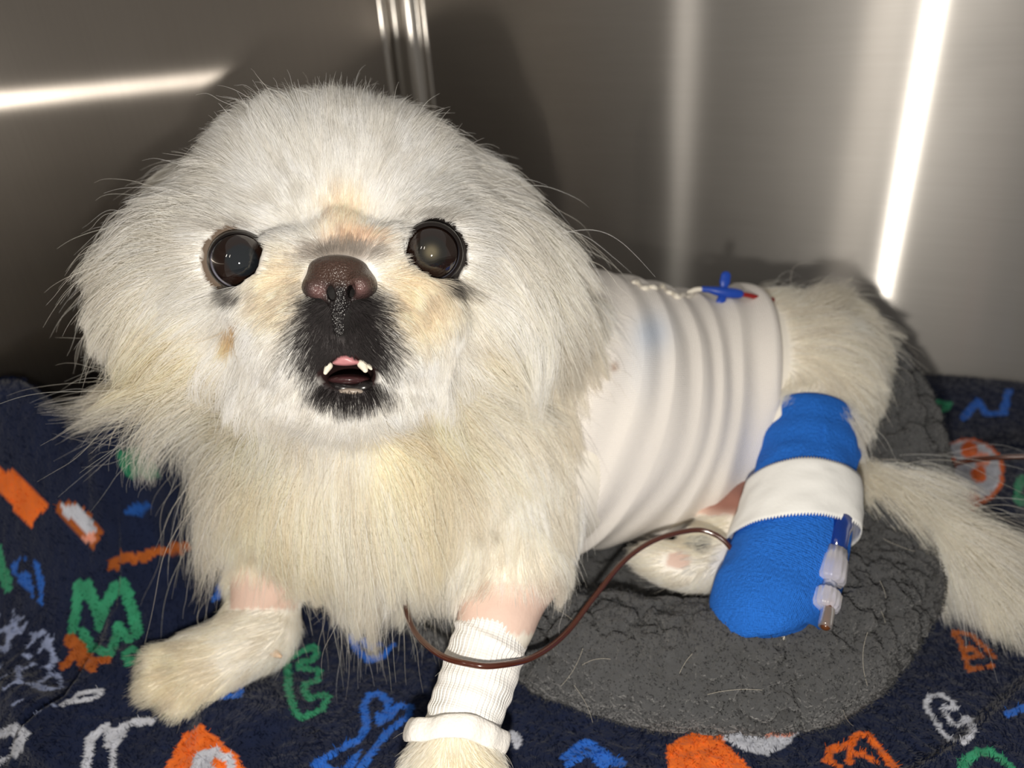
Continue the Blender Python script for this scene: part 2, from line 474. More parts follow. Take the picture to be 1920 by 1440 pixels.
stroke(crop8, [(890, 540), (930, 620), (990, 680), (1080, 670), (1160, 580)], BLUE, 11)
stroke(crop8, [(970, 550), (1010, 600), (1070, 580)], BLUE, 9)
fill(crop8, [(30, 935), (130, 890), (200, 855), (185, 925), (100, 940)], BLUE)
fill(crop8, [(-20, 330), (20, 200), (90, 90), (140, 110), (70, 230), (20, 310)], BLUE)
fill(cropB, [(925, 1145), (1060, 1165), (1160, 1200), (1120, 1235), (1000, 1225)], ORANGE)
fill(cropB, [(1160, 1185), (1300, 1205), (1320, 1290), (1430, 1400), (1440, 1460), (1110, 1460), (1100, 1300), (1190, 1250)], ORANGE)
fill(cropB, [(1285, 1205), (1590, 1250), (1560, 1295), (1480, 1338), (1400, 1322), (1315, 1275)], WHITE)
fill(cropB, [(1330, 1205), (1600, 1235), (1575, 1262), (1480, 1268)], PINK)
stroke(cropB, [(720, 1340), (800, 1285), (900, 1360), (935, 1365)], BLUE, 16); stroke(cropB, [(730, 1375), (800, 1330), (870, 1370)], BLUE, 12)
fill(cropB, [(505, 1235), (540, 1245), (560, 1295), (535, 1310), (515, 1280)], WHITE)
stroke(crop6, [(935, 1140), (955, 1085), (1050, 1065), (1085, 1012), (1140, 1012), (1200, 1085), (1290, 1190)], ORANGE * .85, 13)
stroke(crop6, [(1040, 1150), (1060, 1095), (1130, 1112), (1175, 1145)], ORANGE * .85, 11); stroke(crop6, [(940, 1140), (1000, 1170)], ORANGE * .85, 11)
stroke(crop6, [(1525, 870), (1570, 885), (1565, 845), (1500, 812), (1440, 820), (1430, 870), (1480, 950), (1545, 1030), (1620, 1055), (1660, 1000), (1655, 930), (1620, 925), (1600, 970), (1560, 950), (1515, 890)], WHITE, 9)
stroke(crop6, [(1570, 490), (1650, 510), (1720, 570), (1768, 622)], RUST, 10); stroke(crop6, [(1570, 500), (1610, 560), (1625, 620), (1645, 690), (1760, 668)], RUST, 10)
stroke(crop6, [(1612, 590), (1660, 570), (1700, 610), (1640, 625)], RUST, 9)
stroke(crop6, [(1600, 1173), (1680, 1100), (1740, 1090), (1800, 1130), (1850, 1180)], GREEN, 14); stroke(crop6, [(1840, 905), (1900, 880), (1960, 860)], BLUE, 10)
fill(cropR, [(165, 145), (305, 165), (290, 205), (210, 228), (170, 190)], GREEN); fill(cropR, [(200, 178), (255, 180), (215, 200)], NAVY)
stroke(cropR, [(365, 245), (440, 150), (485, 222), (580, 215), (605, 100)], BLUE * .9, 11)
def disc(cx, cy, r, c):
    fill(cropR, [(cx + r * math.cos(a) * 1.05, cy + r * math.sin(a)) for a in np.linspace(0, 2 * math.pi, 24, endpoint=False)], c)
disc(390, 540, 186, ORANGE * .9); disc(385, 535, 172, WHITE)
for cx_, cy_, r_, c_ in [(275, 490, 48, ORANGE), (395, 415, 44, ORANGE), (255, 610, 46, ORANGE), (395, 690, 58, ORANGE), (445, 550, 42, ORANGE), (465, 470, 42, PINK)]: disc(cx_, cy_, r_, c_)
stroke(cropR, [(691, 560), (660, 610), (650, 700), (700, 690)], GREEN, 12)

# the print goes on beyond the frame
_pr = np.random.default_rng(12); _gl = [[(-1, -1), (-1, 1), (0, .1), (1, 1), (1, -1)], [(1, 1), (-1, 1), (-1, 0), (.6, 0), (-1, 0), (-1, -1), (1, -1)], [(1, .8), (0, 1), (-1, .3), (-1, -.5), (0, -1), (1, -.7)], [(-1, -1), (0, 1), (1, -1), (.5, 0), (-.5, 0)]]
_put = []
for _ in range(900):
    c0 = _pr.uniform([-.39, -.05], [.34, .58]); X, Y_, Z_ = proj(np.array([[c0[0], c0[1], .01]]))
    if Z_[0] > .05 and -60 < X[0] < 1980 and 640 < Y_[0] < 1500: continue
    if any(np.hypot(*(c0 - q)) < .055 for q in _put): continue
    _put.append(c0); a = _pr.uniform(0, 6.28); rm = np.array([[math.cos(a), -math.sin(a)], [math.sin(a), math.cos(a)]]); sz = _pr.uniform(.011, .016)
    xy = np.array(_gl[_pr.integers(4)]) @ rm.T * sz + c0; c = (GREEN, BLUE, ORANGE, WHITE, RUST)[_pr.integers(5)]
    sel = np.where((np.abs(bpj - c0) < .03).all(1))[0]; d_, _, _ = seg_info(bpj[sel], xy); m = np.zeros(len(bp2), bool); m[sel[d_ < .0016]] = True; paint(m, c)

bm_v = np.c_[bp2, bh + .0005 * vnoise(q3, 420, 6) + .0003 * vnoise(q3, 900, 7)]
bl_me = mesh_from('blanket', bm_v, grid_faces(NBX, NBY)[:, ::1])
set_col(bl_me, bcol)
def cloth_mat(name, rough=.95, attr='col', sheen=.25, bump=None):
    m = mat(name, (.5, .5, .5, 1), rough, 0, .15)
    a = N(m, 'ShaderNodeAttribute', attribute_name=attr); b = BS(m)
    L(m, a.outputs['Color'], b.inputs['Base Color'])
    b.inputs['Sheen Weight'].default_value = sheen; b.inputs['Sheen Roughness'].default_value = .5
    if bump:
        tc = N(m, 'ShaderNodeTexCoord'); n = N(m, 'ShaderNodeTexNoise'); n.inputs['Scale'].default_value = bump[0]; n.inputs['Detail'].default_value = 4
        L(m, tc.outputs['Object'], n.inputs['Vector']); bp = N(m, 'ShaderNodeBump'); bp.inputs['Strength'].default_value = bump[1]; bp.inputs['Distance'].default_value = bump[2]
        L(m, n.outputs['Fac'], bp.inputs['Height']); L(m, bp.outputs[0], b.inputs['Normal'])
    return m
blanket = empty('blanket', (0, .25, 0))
tag(blanket, 'navy fleece blanket printed with coloured letters, bones and paws', 'blanket')
part('fleece', bl_me, cloth_mat('fleece', bump=(900, .6, .001)), blanket)

# ---- curves helper (fur, pile, stray hairs)
def hair_obj(name, pts, rad, col, m, parent=None):
    """pts (n,k,3), rad (n,k), col (n,3)"""
    n, k, _ = pts.shape
    hc = bpy.data.hair_curves.new(name); hc.add_curves([k] * n)
    hc.attributes['position'].data.foreach_set('vector', np.ascontiguousarray(pts, dtype=np.float32).ravel())
    a = hc.attributes.get('radius') or hc.attributes.new('radius', 'FLOAT', 'POINT'); a.data.foreach_set('value', np.ascontiguousarray(rad, dtype=np.float32).ravel())
    c = hc.attributes.new('col', 'FLOAT_COLOR', 'CURVE'); cc = np.ones((n, 4), np.float32); cc[:, :3] = col; c.data.foreach_set('color', cc.ravel())
    hc.materials.append(m)
    o = bpy.data.objects.new(name, hc); COL.objects.link(o)
    if parent is not None:
        o.parent = parent; o.matrix_parent_inverse = Matrix.Translation(-parent_world(parent))
    o['kind'] = 'stuff'
    return o

def fibre_mat(name, rough=.8, trans=.35, spec=.1):
    m = bpy.data.materials.new(name); m.use_nodes = True; nt = m.node_tree; nt.nodes.clear()
    out = nt.nodes.new('ShaderNodeOutputMaterial'); a = nt.nodes.new('ShaderNodeAttribute'); a.attribute_name = 'col'
    d = nt.nodes.new('ShaderNodeBsdfPrincipled'); d.inputs['Roughness'].default_value = rough; d.inputs['Specular IOR Level'].default_value = spec
    t = nt.nodes.new('ShaderNodeBsdfTranslucent'); mx = nt.nodes.new('ShaderNodeMixShader'); mx.inputs[0].default_value = trans
    L(m, a.outputs['Color'], d.inputs['Base Color']); L(m, a.outputs['Color'], t.inputs['Color'])
    L(m, d.outputs[0], mx.inputs[1]); L(m, t.outputs[0], mx.inputs[2]); L(m, mx.outputs[0], out.inputs['Surface'])
    return m
m_pile = fibre_mat('pile_fibre', .8, .2)

if DOFUR:   # fleece pile, where the photo can see it
    n = 210000
    xy = rng.uniform([-.409, -.055], [.355, .59], (n, 2)); ii = np.clip(((xy - [gx[0], gy[0]]) / [gx[1] - gx[0], gy[1] - gy[0]]).round().astype(int), 0, [NBX - 1, NBY - 1])
    z = BH[ii[:, 0], ii[:, 1]]; root = np.c_[xy, z]
    px, py, dz = proj(root); keep = (px > -120) & (px < 2040) & (py > 700) & (py < 1560) & (dz > .1) | (rng.random(n) < .45)
    root, ii = root[keep], ii[keep]; n = len(root)
    d = np.c_[vnoise(root, 90, 21) * .8 + rng.normal(0, .35, n), vnoise(root, 90, 22) * .8 + rng.normal(0, .35, n), np.ones(n)]
    d /= np.linalg.norm(d, axis=1)[:, None]; ln = rng.uniform(.0012, .0024, n)
    t = np.array([0, .5, 1.0]); pts = root[:, None] + d[:, None] * (ln[:, None] * t)[:, :, None]; pts[:, 2, :2] += d[:, :2] * .0005
    rad = np.tile(np.array([.00013, .00012, .00006]), (n, 1))
    hair_obj('pile', pts, rad, bcol[ii[:, 0] * NBY + ii[:, 1]] * rng.uniform(.75, 1.3, (n, 1)), m_pile, blanket)

# ------------------------------------------------------------------ dog bed
bed = empty('dog_bed', (-.08, .37, 0)); tag(bed, 'charcoal grey sherpa dog bed with padded rim under the dog', 'dog bed')
BP = np.array([(-.195, .236, .018, .026), (-.13, .227, .021, .028), (-.068, .231, .0225, .032), (-.016, .253, .0225, .033), (.010, .296, .0235, .033), (.019, .35, .024, .032), (.014, .41, .043, .034), (-.022, .462, .056, .036), (-.08, .49, .050, .036), (-.17, .49, .040, .036), (-.235, .44, .030, .032), (-.25, .36, .024, .03), (-.238, .29, .018, .027)])
K = len(BP); NU, NV = 900, 120
ext = np.vstack([BP[-2:], BP, BP[:3]])
cc_ = catmull(ext, (K + 4) * 75 + 1)[150:150 + K * 75]; NU = len(cc_)
cen, rad_ = cc_[:, :3].copy(), cc_[:, 3]
tg = np.roll(cen, -1, 0) - np.roll(cen, 1, 0); tg /= np.linalg.norm(tg, axis=1)[:, None]
sdv = np.cross(tg, [0, 0, 1.0]); sdv /= np.linalg.norm(sdv, axis=1)[:, None]; upv = np.cross(sdv, tg)
th = np.linspace(0, 2 * np.pi, NV, endpoint=False)
nrm = np.cos(th)[None, :, None] * sdv[:, None] + np.sin(th)[None, :, None] * upv[:, None]
vv = (cen[:, None] + rad_[:, None, None] * np.cos(th)[None, :, None] * sdv[:, None] + cen[:, 2][:, None, None] * np.sin(th)[None, :, None] * upv[:, None]).reshape(-1, 3); nn = nrm.reshape(-1, 3)
from mathutils.kdtree import KDTree
def cracks(v, nrm, seed, spacing_n, amp):
    wp = v + .0045 * np.stack([vnoise(v, 160, seed + i) for i in range(3)], 1) + .0018 * np.stack([vnoise(v, 420, seed + 4 + i) for i in range(3)], 1)
    sel = np.random.default_rng(seed).choice(len(v), spacing_n, replace=False); kd = KDTree(spacing_n)
    for i, s in enumerate(sel): kd.insert(v[s], i)
    kd.balance()
    e = np.empty(len(v))
    for i in range(len(v)):
        r = kd.find_n(wp[i], 2); e[i] = r[1][2] - r[0][2]
    md = np.clip(.62 + 1.2 * vnoise(v, 28, seed + 9), 0, 1)
    cr = np.exp(-(e / .0014) ** 2) * md
    soft = np.exp(-(e / .004) ** 2) * md
    disp = -amp * cr - amp * .55 * soft + .0012 * vnoise(v, 60, seed + 7) + .0006 * vnoise(v, 240, seed + 8) + .0004 * vnoise(v, 600, seed + 3)
    return v + nrm * disp[:, None], cr
GREY = S3(76, 77, 79)
vv, cr = cracks(vv, nn, 40, 520, .0060)
low = vv[:, 2] < .006; vv[low, 2] = .006
rim_me = mesh_from('rim', vv, grid_faces(NU, NV, True, True))
set_col(rim_me, GREY[None] * (1 + .15 * vnoise(vv, 300, 5))[:, None])
m_sherpa = cloth_mat('sherpa', bump=(500, .9, .0022), sheen=.3)
_b = [n for n in m_sherpa.node_tree.nodes if n.type == 'BUMP'][0]; _t = [n for n in m_sherpa.node_tree.nodes if n.type == 'TEX_COORD'][0]
_w = N(m_sherpa, 'ShaderNodeTexNoise'); _w.inputs['Scale'].default_value = 120; L(m_sherpa, _t.outputs['Object'], _w.inputs['Vector'])
_m = N(m_sherpa, 'ShaderNodeMix', data_type='VECTOR'); _m.inputs['Factor'].default_value = .012; L(m_sherpa, _t.outputs['Object'], _m.inputs['A']); L(m_sherpa, _w.outputs['Color'], _m.inputs['B'])
_v = N(m_sherpa, 'ShaderNodeTexVoronoi', feature='DISTANCE_TO_EDGE'); _v.inputs['Scale'].default_value = 110; L(m_sherpa, _m.outputs['Result'], _v.inputs['Vector'])
_r = N(m_sherpa, 'ShaderNodeMapRange'); _r.inputs['From Max'].default_value = .14; L(m_sherpa, _v.outputs['Distance'], _r.inputs['Value'])
_b2 = N(m_sherpa, 'ShaderNodeBump'); _b2.inputs['Strength'].default_value = .55; _b2.inputs['Distance'].default_value = .0018; L(m_sherpa, _r.outputs[0], _b2.inputs['Height']); L(m_sherpa, _b2.outputs[0], _b.inputs['Normal'])
part('rim', rim_me, m_sherpa, bed)
# cushion inside the rim
nr = 90; w = np.linspace(0, 1, nr)[:, None, None]; ring = cen[::5]; ctr = np.array([-.10, .385, 0])
cu = ctr + (ring[None] - ctr) * w * np.array([1, 1, 0]); cu[..., 2] = .014 + .006 * (1 - w[..., 0] ** 4)
cuv = cu.reshape(-1, 3); cuv, _ = cracks(cuv, np.tile([0, 0, 1.0], (len(cuv), 1)), 60, 420, .003)
cu_me = mesh_from('cushion', cuv, grid_faces(nr, len(ring), close_v=True)); set_col(cu_me, GREY[None] * (1 + .15 * vnoise(cuv, 300, 6))[:, None])
part('cushion', cu_me, m_sherpa, bed)
if DOFUR:
    rp, rn = np.vstack([vv, cuv]), np.vstack([nn, np.tile([0, 0, 1.0], (len(cuv), 1))]); keep = np.where((rp[:, 2] > .006) & ((rn @ -FW) > -.35))[0]
    keep = rng.choice(keep, 60000); n = len(keep); root = rp[keep] + rng.normal(0, .0006, (n, 3)); d = rn[keep] + rng.normal(0, .45, (n, 3)); d /= np.linalg.norm(d, axis=1)[:, None]
    ln = rng.uniform(.0004, .0010, n); t = np.array([0, .55, 1.0]); pts = root[:, None] + d[:, None] * (ln[:, None] * t)[:, :, None]; pts[:, 1] += rng.normal(0, .00022, (n, 3)); pts[:, 2] += rng.normal(0, .0004, (n, 3))
    hair_obj('pile', pts, np.tile(np.array([.00016, .00014, .00008]), (n, 1)), GREY[None] * rng.uniform(.9, 1.15, (n, 1)), m_pile, bed)
# ------------------------------------------------------------------ dog body
HEADP = [
    E_(637, 440, .332, 268, 222, .055, .02),
    E_(637, 340, .322, 205, 105, .044, .02),
    E_(400, 570, .325, 165, 180, .040, .02), E_(880, 565, .328, 165, 180, .040, .02),
    E_(447, 488, .302, 105, 98, .029, .014), E_(815, 476, .302, 105, 98, .029, .014),
    E_(645, 620, .296, 185, 150, .034, .014),
    E_(575, 640, .276, 95, 85, .017, .010), E_(718, 640, .277, 95, 85, .017, .010),
    C_((640, 450, .279), (545, 490, .2765), .0065, .0075, .008), C_((545, 490, .2765), (495, 590, .2785), .0075, .0085, .008), C_((495, 590, .2785), (520, 700, .284), .0085, .008, .008),
    C_((640, 450, .279), (745, 485, .2765), .0065, .0075, .008), C_((745, 485, .2765), (812, 590, .2795), .0075, .0085, .008), C_((812, 590, .2795), (785, 700, .285), .0085, .008, .008),
    C_((528, 484, .2725), (458, 562, .2745), .0058, .0055, .006), C_((738, 476, .2725), (806, 556, .2745), .0058, .0055, .006),
    E_(637, 545, .276, 78, 70, .018, .008),
    E_(655, 742, .279, 100, 42, .017, .008), E_(652, 745, .306, 195, 82, .034, .012),
    C_((368, 385, .346), (278, 590, .342), .012, .011, .035), C_((902, 380, .348), (1018, 590, .348), .012, .011, .035),
]
EYES = [(449, 489, .2780, .0112), (810, 474, .2780, .0112)]
TRUNKP = [
    E_(720, 860, .385, 300, 215, .060, .03),
    C_((770, 840, .385), (1100, 752, .41), .062, .064, .03), C_((1100, 752, .41), (1380, 726, .44), .064, .052, .02), C_((1380, 726, .44), (1505, 700, .45), .052, .044, .02),
    C_((1020, 820, .400), (1240, 820, .42), .052, .046, .03),
]
LEGB = C_((1515, 790, .382), (1430, 1160, .327), .0160, .015, .01)
LEGW = C_((935, 1150, .314), (862, 1372, .2875), .0145, .0125, .01)
TL = [(1560, 870, .408), (1645, 918, .394), (1770, 1008, .374), (1880, 1115, .354)]
BODYP = HEADP + TRUNKP + [
    C_((640, 560, .365), (720, 830, .375), .062, .066, .03),
    E_(1520, 720, .420, 105, 130, .038, .02),
    C_((1535, 730, .405), (1515, 790, .384), .020, .016, .015), LEGB, C_((1420, 1165, .326), (1368, 1170, .324), .010, .0055, .006),
    C_((1440, 800, .43), (1420, 960, .395), .022, .018, .02), C_((1420, 960, .395), (1330, 1030, .372), .016, .013, .012), E_(1272, 1060, .362, 82, 38, .012, .012, -14),
    C_((960, 900, .36), (962, 1050, .331), .034, .0235, .025), C_((962, 1050, .331), (935, 1150, .314), .0215, .0145, .008), LEGW,
    E_(852, 1430, .281, 88, 58, .019, .008),
    C_((570, 980, .37), (500, 1080, .362), .028, .0150, .02), C_((500, 1080, .362), (492, 1170, .355), .0145, .0140, .01),
    C_((485, 1190, .353), (385, 1250, .348), .0145, .0165, .012),
    C_((380, 1232, .347), (298, 1242, .343), .0105, .0072, .004), C_((370, 1262, .345), (296, 1284, .340), .0105, .0078, .003), C_((385, 1284, .344), (335, 1312, .339), .0100, .0076, .003),
    C_(TL[0], TL[1], .014, .012, .01), C_(TL[1], TL[2], .012, .008, .01), C_(TL[2], TL[3], .008, .004, .01),
]
SUBS = [E_(x, y, d - .003, r * F / d * .96, r * F / d * .96, r, .003) for x, y, d, r in EYES]
SUBS += [E_(652, 699, .264, 46, 24, .016, .004)]
FLD = Field(BODYP, SUBS, .002)
bv, bf = FLD.surface()
bn = FLD.grad(bv)
dog = empty('dog', (-.15, .3, 0)); tag(dog, 'cream white long-haired dog with black muzzle, wearing bandages', 'dog')

# ---- coat colours, painted by region, with shade darkened into the belly skin
CREAM, WHITEF, YELLOW, DARK, SKIN = S3(251, 246, 236), S3(252, 250, 246), S3(246, 235, 208), S3(58, 54, 55), S3(222, 194, 180)
def sm(x, a, b):
    t = np.clip((x - a) / (b - a), 0, 1); return t * t * (3 - 2 * t)
def coat_colour(p, fuzz=1.0):
    px, py, dz = proj(p); n = len(p)
    j = fuzz * np.random.default_rng(3).normal(0, 1, n)
    c = np.tile(CREAM, (n, 1)).astype(np.float64)
    head = (dz < .345)
    def mix(w, col):
        nonlocal c
        w = np.clip(w, 0, 1)[:, None]; c = c * (1 - w) + col * w
    def blob(x, y, rx, ry, col, s=1.0, edge=.35, jj=.12):
        r = np.hypot((px - x) / rx, (py - y) / ry) + j * jj
        mix((1 - sm(r, 1 - edge, 1 + edge)) * s * head, col)
    blob(637, 430, 330, 260, WHITEF, 1, .4); blob(650, 640, 240, 180, WHITEF, 1, .4)
    nz = vnoise(p, 26, 31)
    mix(np.clip(nz * .9, 0, .55) * (py > 420) * (1 - (np.hypot((px - 640) / 260, (py - 560) / 260) < 1)), YELLOW)
    blob(642, 412, 42, 45, S3(240, 212, 172), .45, .6); blob(668, 452, 50, 12, S3(232, 190, 145), .5, .6)
    blob(530, 545, 55, 70, S3(240, 220, 182), .45, .6); blob(780, 560, 75, 80, S3(240, 220, 182), .5, .6)
    blob(440, 606, 11, 14, S3(205, 165, 95), .8, .5); blob(432, 630, 7, 14, S3(232, 205, 140), .6, .5)
    blob(643, 474, 68, 18, S3(150, 134, 120), .7, .5)
    blob(645, 640, 92, 92, DARK, 1, .22, .16); blob(640, 580, 74, 60, DARK, 1, .3, .1)
    blob(655, 733, 76, 27, DARK, 1, .3, .15)
    blob(450, 545, 16, 10, DARK, .8, .5); blob(846, 530, 22, 12, DARK, .8, .5); blob(800, 414, 46, 6, S3(90, 80, 72), .5, .5, .3); blob(452, 430, 42, 5, S3(110, 98, 88), .4, .5, .3)
    return c
def skin_mask(p):
    px, py, dz = proj(p)
    m = ((px > 840) & (px < 1060) & (py > 1092) & (py < 1190) & (dz < .345)) | ((px > 432) & (px < 560) & (py > 1062) & (py < 1142) & (dz > .33))
    m |= (px > 1290) & (px < 1440) & (py > 868) & (py < 965) & (dz > .36)
    m |= (np.hypot((px - 1272) / 24, (py - 1052) / 17) < 1) & (dz < .375)
    return m
bc = coat_colour(bv, .3) * .92
sk = skin_mask(bv); bc[sk] = SKIN * (1 + .08 * vnoise(bv[sk], 120, 5))[:, None]
px_, py_, dz_ = proj(bv)
w = (np.hypot((px_ - 1310) / 26, (py_ - 1018) / 17) < 1) & (dz_ < .38); bc[w] = S3(52, 50, 52)
w = (1 - sm(np.hypot((px_ - 1365) / 100, (py_ - 905) / 62), .7, 1.15)) * (dz_ > .36); bc = bc * (1 - w[:, None]) + (S3(146, 104, 92) * (1 + .2 * vnoise(bv, 150, 8))[:, None]) * w[:, None]  # pink belly patch, its colour deepened to stand in for shade
w = (np.hypot((px_ - 652) / 60, (py_ - 700) / 34) < 1) & (dz_ < .30); bc[w] = S3(40, 26, 26)
w = (np.hypot((px_ - 638) / 66, (py_ - 560) / 70) < 1) & (dz_ < .29); bc[w] = S3(14, 11, 11)
for x, y, d, r in EYES:
    w = (np.hypot(px_ - x, py_ - y) < 74) & (dz_ < .31) & (np.linalg.norm(bv - P(x, y, d), axis=1) < r * (1.32 if x < 600 else 1.24)); bc[w] = S3(104, 90, 78) if x < 600 else S3(28, 23, 21)
body_me = mesh_from('body', bv, bf); set_col(body_me, bc)
m_skin = cloth_mat('skin', .6, sheen=0, bump=(500, .3, .0006)); BS(m_skin).inputs['Subsurface Weight'].default_value = .0
part('body', body_me, m_skin, dog)

# ---- eyes
def eye_mat():
    m = mat('eye', (.03, .02, .015, 1), .03, 0, .6); b = BS(m)
    a = N(m, 'ShaderNodeAttribute', attribute_name='col'); L(m, a.outputs['Color'], b.inputs['Base Color'])
    b.inputs['Coat Weight'].default_value = 1.0; b.inputs['Coat Roughness'].default_value = .02
    return m
m_eye = eye_mat()
m_lid = mat('eyelid', srgb(26, 20, 18), .28, 0, .5); m_lidb = mat('eyelid_brown', srgb(92, 76, 62), .5, 0, .4)
def sphere_band(c, ax, r, a0, a1, nu=40, nv=56, bump=None, squash=None):
    ax = ax / np.linalg.norm(ax); e1 = RT - ax * (RT @ ax); e1 /= np.linalg.norm(e1); e2 = np.cross(ax, e1)
    u = np.linspace(a0, a1, nu); v = np.linspace(0, 2 * np.pi, nv, endpoint=False)
    A, B = np.meshgrid(u, v, indexing='ij'); rr = np.full(A.shape, r) if bump is None else bump(A, B) * r
    if squash is not None: A = squash(A, B)
    p = c + rr[..., None] * (np.cos(A)[..., None] * ax + np.sin(A)[..., None] * (np.cos(B)[..., None] * e1 + np.sin(B)[..., None] * e2))
    return p.reshape(-1, 3), grid_faces(nu, nv, close_v=True), A.ravel(), B.ravel()
for k, (x, y, d, r) in enumerate(EYES):
    c = P(x, y, d); ax = CAM - c; ax /= np.linalg.norm(ax)
    gz = ax + RT * (.10 if k == 0 else -.02) + UP * (.02 if k == 0 else .03); gz /= np.linalg.norm(gz)
    v, f, A, B = sphere_band(c, gz, r, 0.001, np.pi - .001, 64, 72, bump=lambda A, B: 1 + .045 * np.exp(-(A / .55) ** 4))
    A = np.degrees(A); n3 = vnoise(v, 700, 3); co = np.zeros((len(v), 3))
    pup, iris, sclera = (S3(21, 26, 31), S3(30, 18, 14), S3(140, 138, 156)) if k == 0 else (S3(27, 26, 24), S3(32, 21, 17), S3(120, 120, 134))
    w1 = sm(A + n3 * 2, 26, 34)[:, None]; co = pup * (1 - w1) + iris * w1
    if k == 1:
        wz = np.exp(-((A - 3) / 9) ** 2)[:, None] * .6; co = co * (1 - wz) + S3(120, 112, 90) * wz  # whitish flash reflection from the tapetum, painted into this pupil
    w2 = sm(A, 54, 60)[:, None]; co = co * (1 - w2) + S3(16, 12, 12) * w2
    w3 = (sm(A, 61, 65) * np.clip(.1 + 1.2 * np.sin(-(B) + (2.4 if k == 0 else .7)) * 0 + np.clip(-np.sin(B) + (-.5 if k == 0 else .5) * np.cos(B), 0, 1), 0, 1))[:, None]; co = co * (1 - w3) + sclera * w3
    me = mesh_from('eye', v, f); set_col(me, co)
    eye = part('eye', me, m_eye, dog)
    def opening(A, B, k=k):        # lid edge leaves an almost round opening, a little narrower at the inner corner
        inner = math.pi if k == 1 else 0.0
        o = math.radians(63 if k == 0 else 59) - math.radians(5) * np.maximum(np.cos(B - inner), 0) ** 3 - math.radians(4) * np.sin(B) * (np.sin(B) > 0)
        t = (A - math.radians(50)) / math.radians(62)
        return o + t * math.radians(52)
    v, f, A, B = sphere_band(c, ax, r, math.radians(50), math.radians(112), 14, 64, bump=lambda A, B, k=k: (1.02, 1.05)[k] + (.03, .06)[k] * np.sin(np.clip((A - math.radians(50)) / math.radians(20), 0, 1) * np.pi), squash=opening)
    part('eyelid', mesh_from('eyelid', v, f), m_lid, eye)

# ---- nose
NP_ = [E_(637, 520, .2690, 61, 32, .0115, .004), E_(637, 505, .270, 53, 19, .0115, .004), E_(596, 541, .2640, 28, 27, .0085, .003), E_(678, 536, .2640, 29, 27, .0085, .003),
       E_(638, 550, .2645, 26, 36, .0085, .004), E_(638, 585, .2665, 34, 40, .0070, .006), E_(640, 622, .2650, 22, 26, .0060, .004)]
NS_ = [E_(619, 548, .2560, 7, 15, .0050, .0015, 12), E_(657, 545, .2560, 7, 15, .0050, .0015, -12), E_(592, 571, .2575, 19, 5, .0055, .0015, -8), E_(684, 567, .2575, 19, 5, .0055, .0015, 8), C_((639, 560, .2545), (640, 640, .2570), .0005, .0005, .001)]
NF = Field(NP_, NS_, .0005, .004); nv_, nf_ = NF.surface(); px, py, _ = proj(nv_)
nc = np.tile(S3(22, 19, 20), (len(nv_), 1)).astype(float)
w = (1 - sm(py + 4 * vnoise(nv_, 500, 2), 520, 546))[:, None]; nc = nc * (1 - w) + S3(68, 50, 43) * w
for x, y in ((596, 546), (676, 541)):
    w = (np.exp(-(((px - x) / 17) ** 2 + ((py - y) / 15) ** 2)))[:, None] * .9; nc = nc * (1 - w) + S3(112, 84, 82) * w
w = (np.hypot((px - 619) / 7, (py - 550) / 13) < 1) | (np.hypot((px - 657) / 7, (py - 547) / 13) < 1); nc[w] = S3(10, 8, 8)
nme = mesh_from('nose', nv_, nf_); set_col(nme, nc)
m_nose = mat('nose_leather', (.05, .04, .04, 1), .33, 0, .5); a = N(m_nose, 'ShaderNodeAttribute', attribute_name='col'); L(m_nose, a.outputs['Color'], BS(m_nose).inputs['Base Color'])
tc = N(m_nose, 'ShaderNodeTexCoord'); vo = N(m_nose, 'ShaderNodeTexVoronoi'); vo.inputs['Scale'].default_value = 1300; L(m_nose, tc.outputs['Object'], vo.inputs['Vector'])
bp = N(m_nose, 'ShaderNodeBump'); bp.inputs['Strength'].default_value = .7; bp.inputs['Distance'].default_value = .0005; bp.invert = True; L(m_nose, vo.outputs['Distance'], bp.inputs['Height']); L(m_nose, bp.outputs[0], BS(m_nose).inputs['Normal'])
part('nose', nme, m_nose, dog)['label'] = 'brown and black wet nose'

# ---- mouth
m_pink = mat('gum_pink', srgb(186, 126, 130), .4, 0, .6); m_tooth = mat('tooth', srgb(226, 220, 204), .25); m_lip = mat('lip_black', srgb(24, 20, 21), .22, 0, .6); m_tng = mat('tongue_dark', srgb(58, 34, 36), .2, 0, .6)
def blobmesh(name, prims, vox): 
    v, f = Field(prims, [], vox, .003).surface(); return mesh_from(name, v, f)
part('gum', blobmesh('gum', [E_(648, 673, .2630, 16, 8, .0030, .002), E_(636, 680, .2638, 13, 5, .003, .002), E_(662, 679, .2638, 14, 5, .003, .002)], .0005), m_pink, dog)['label'] = 'pink lip edge under the black muzzle'
for (x0, y0, x1, y1, r_) in ((616, 686, 610, 699, .0014), (680, 683, 685, 694, .0018), (692, 686, 696, 692, .0009)):
    part('tooth', blobmesh('tooth', [C_((x0, y0, .2640), (x1, y1, .2628), r_ * 1.1, r_ * .55, .001)], .00035), m_tooth, dog)
part('tongue', blobmesh('tongue', [E_(655, 712, .2695, 40, 11, .008, .002)], .0007), m_tng, dog)
lip = catmull([P(596, 712, .2690), P(618, 722, .2665), P(652, 728, .2650), P(690, 724, .2665), P(714, 708, .2700)], 30)
part('lip', tube_mesh('lip', lip, .0020 * (1 + .25 * np.sin(np.linspace(0, 20, 30)))), m_lip, dog)
part('chin_skin', blobmesh('chin_skin', [E_(656, 734, .2640, 26, 7, .0022, .002)], .0005), mat('chin_skin', srgb(150, 138, 128), .35), dog)

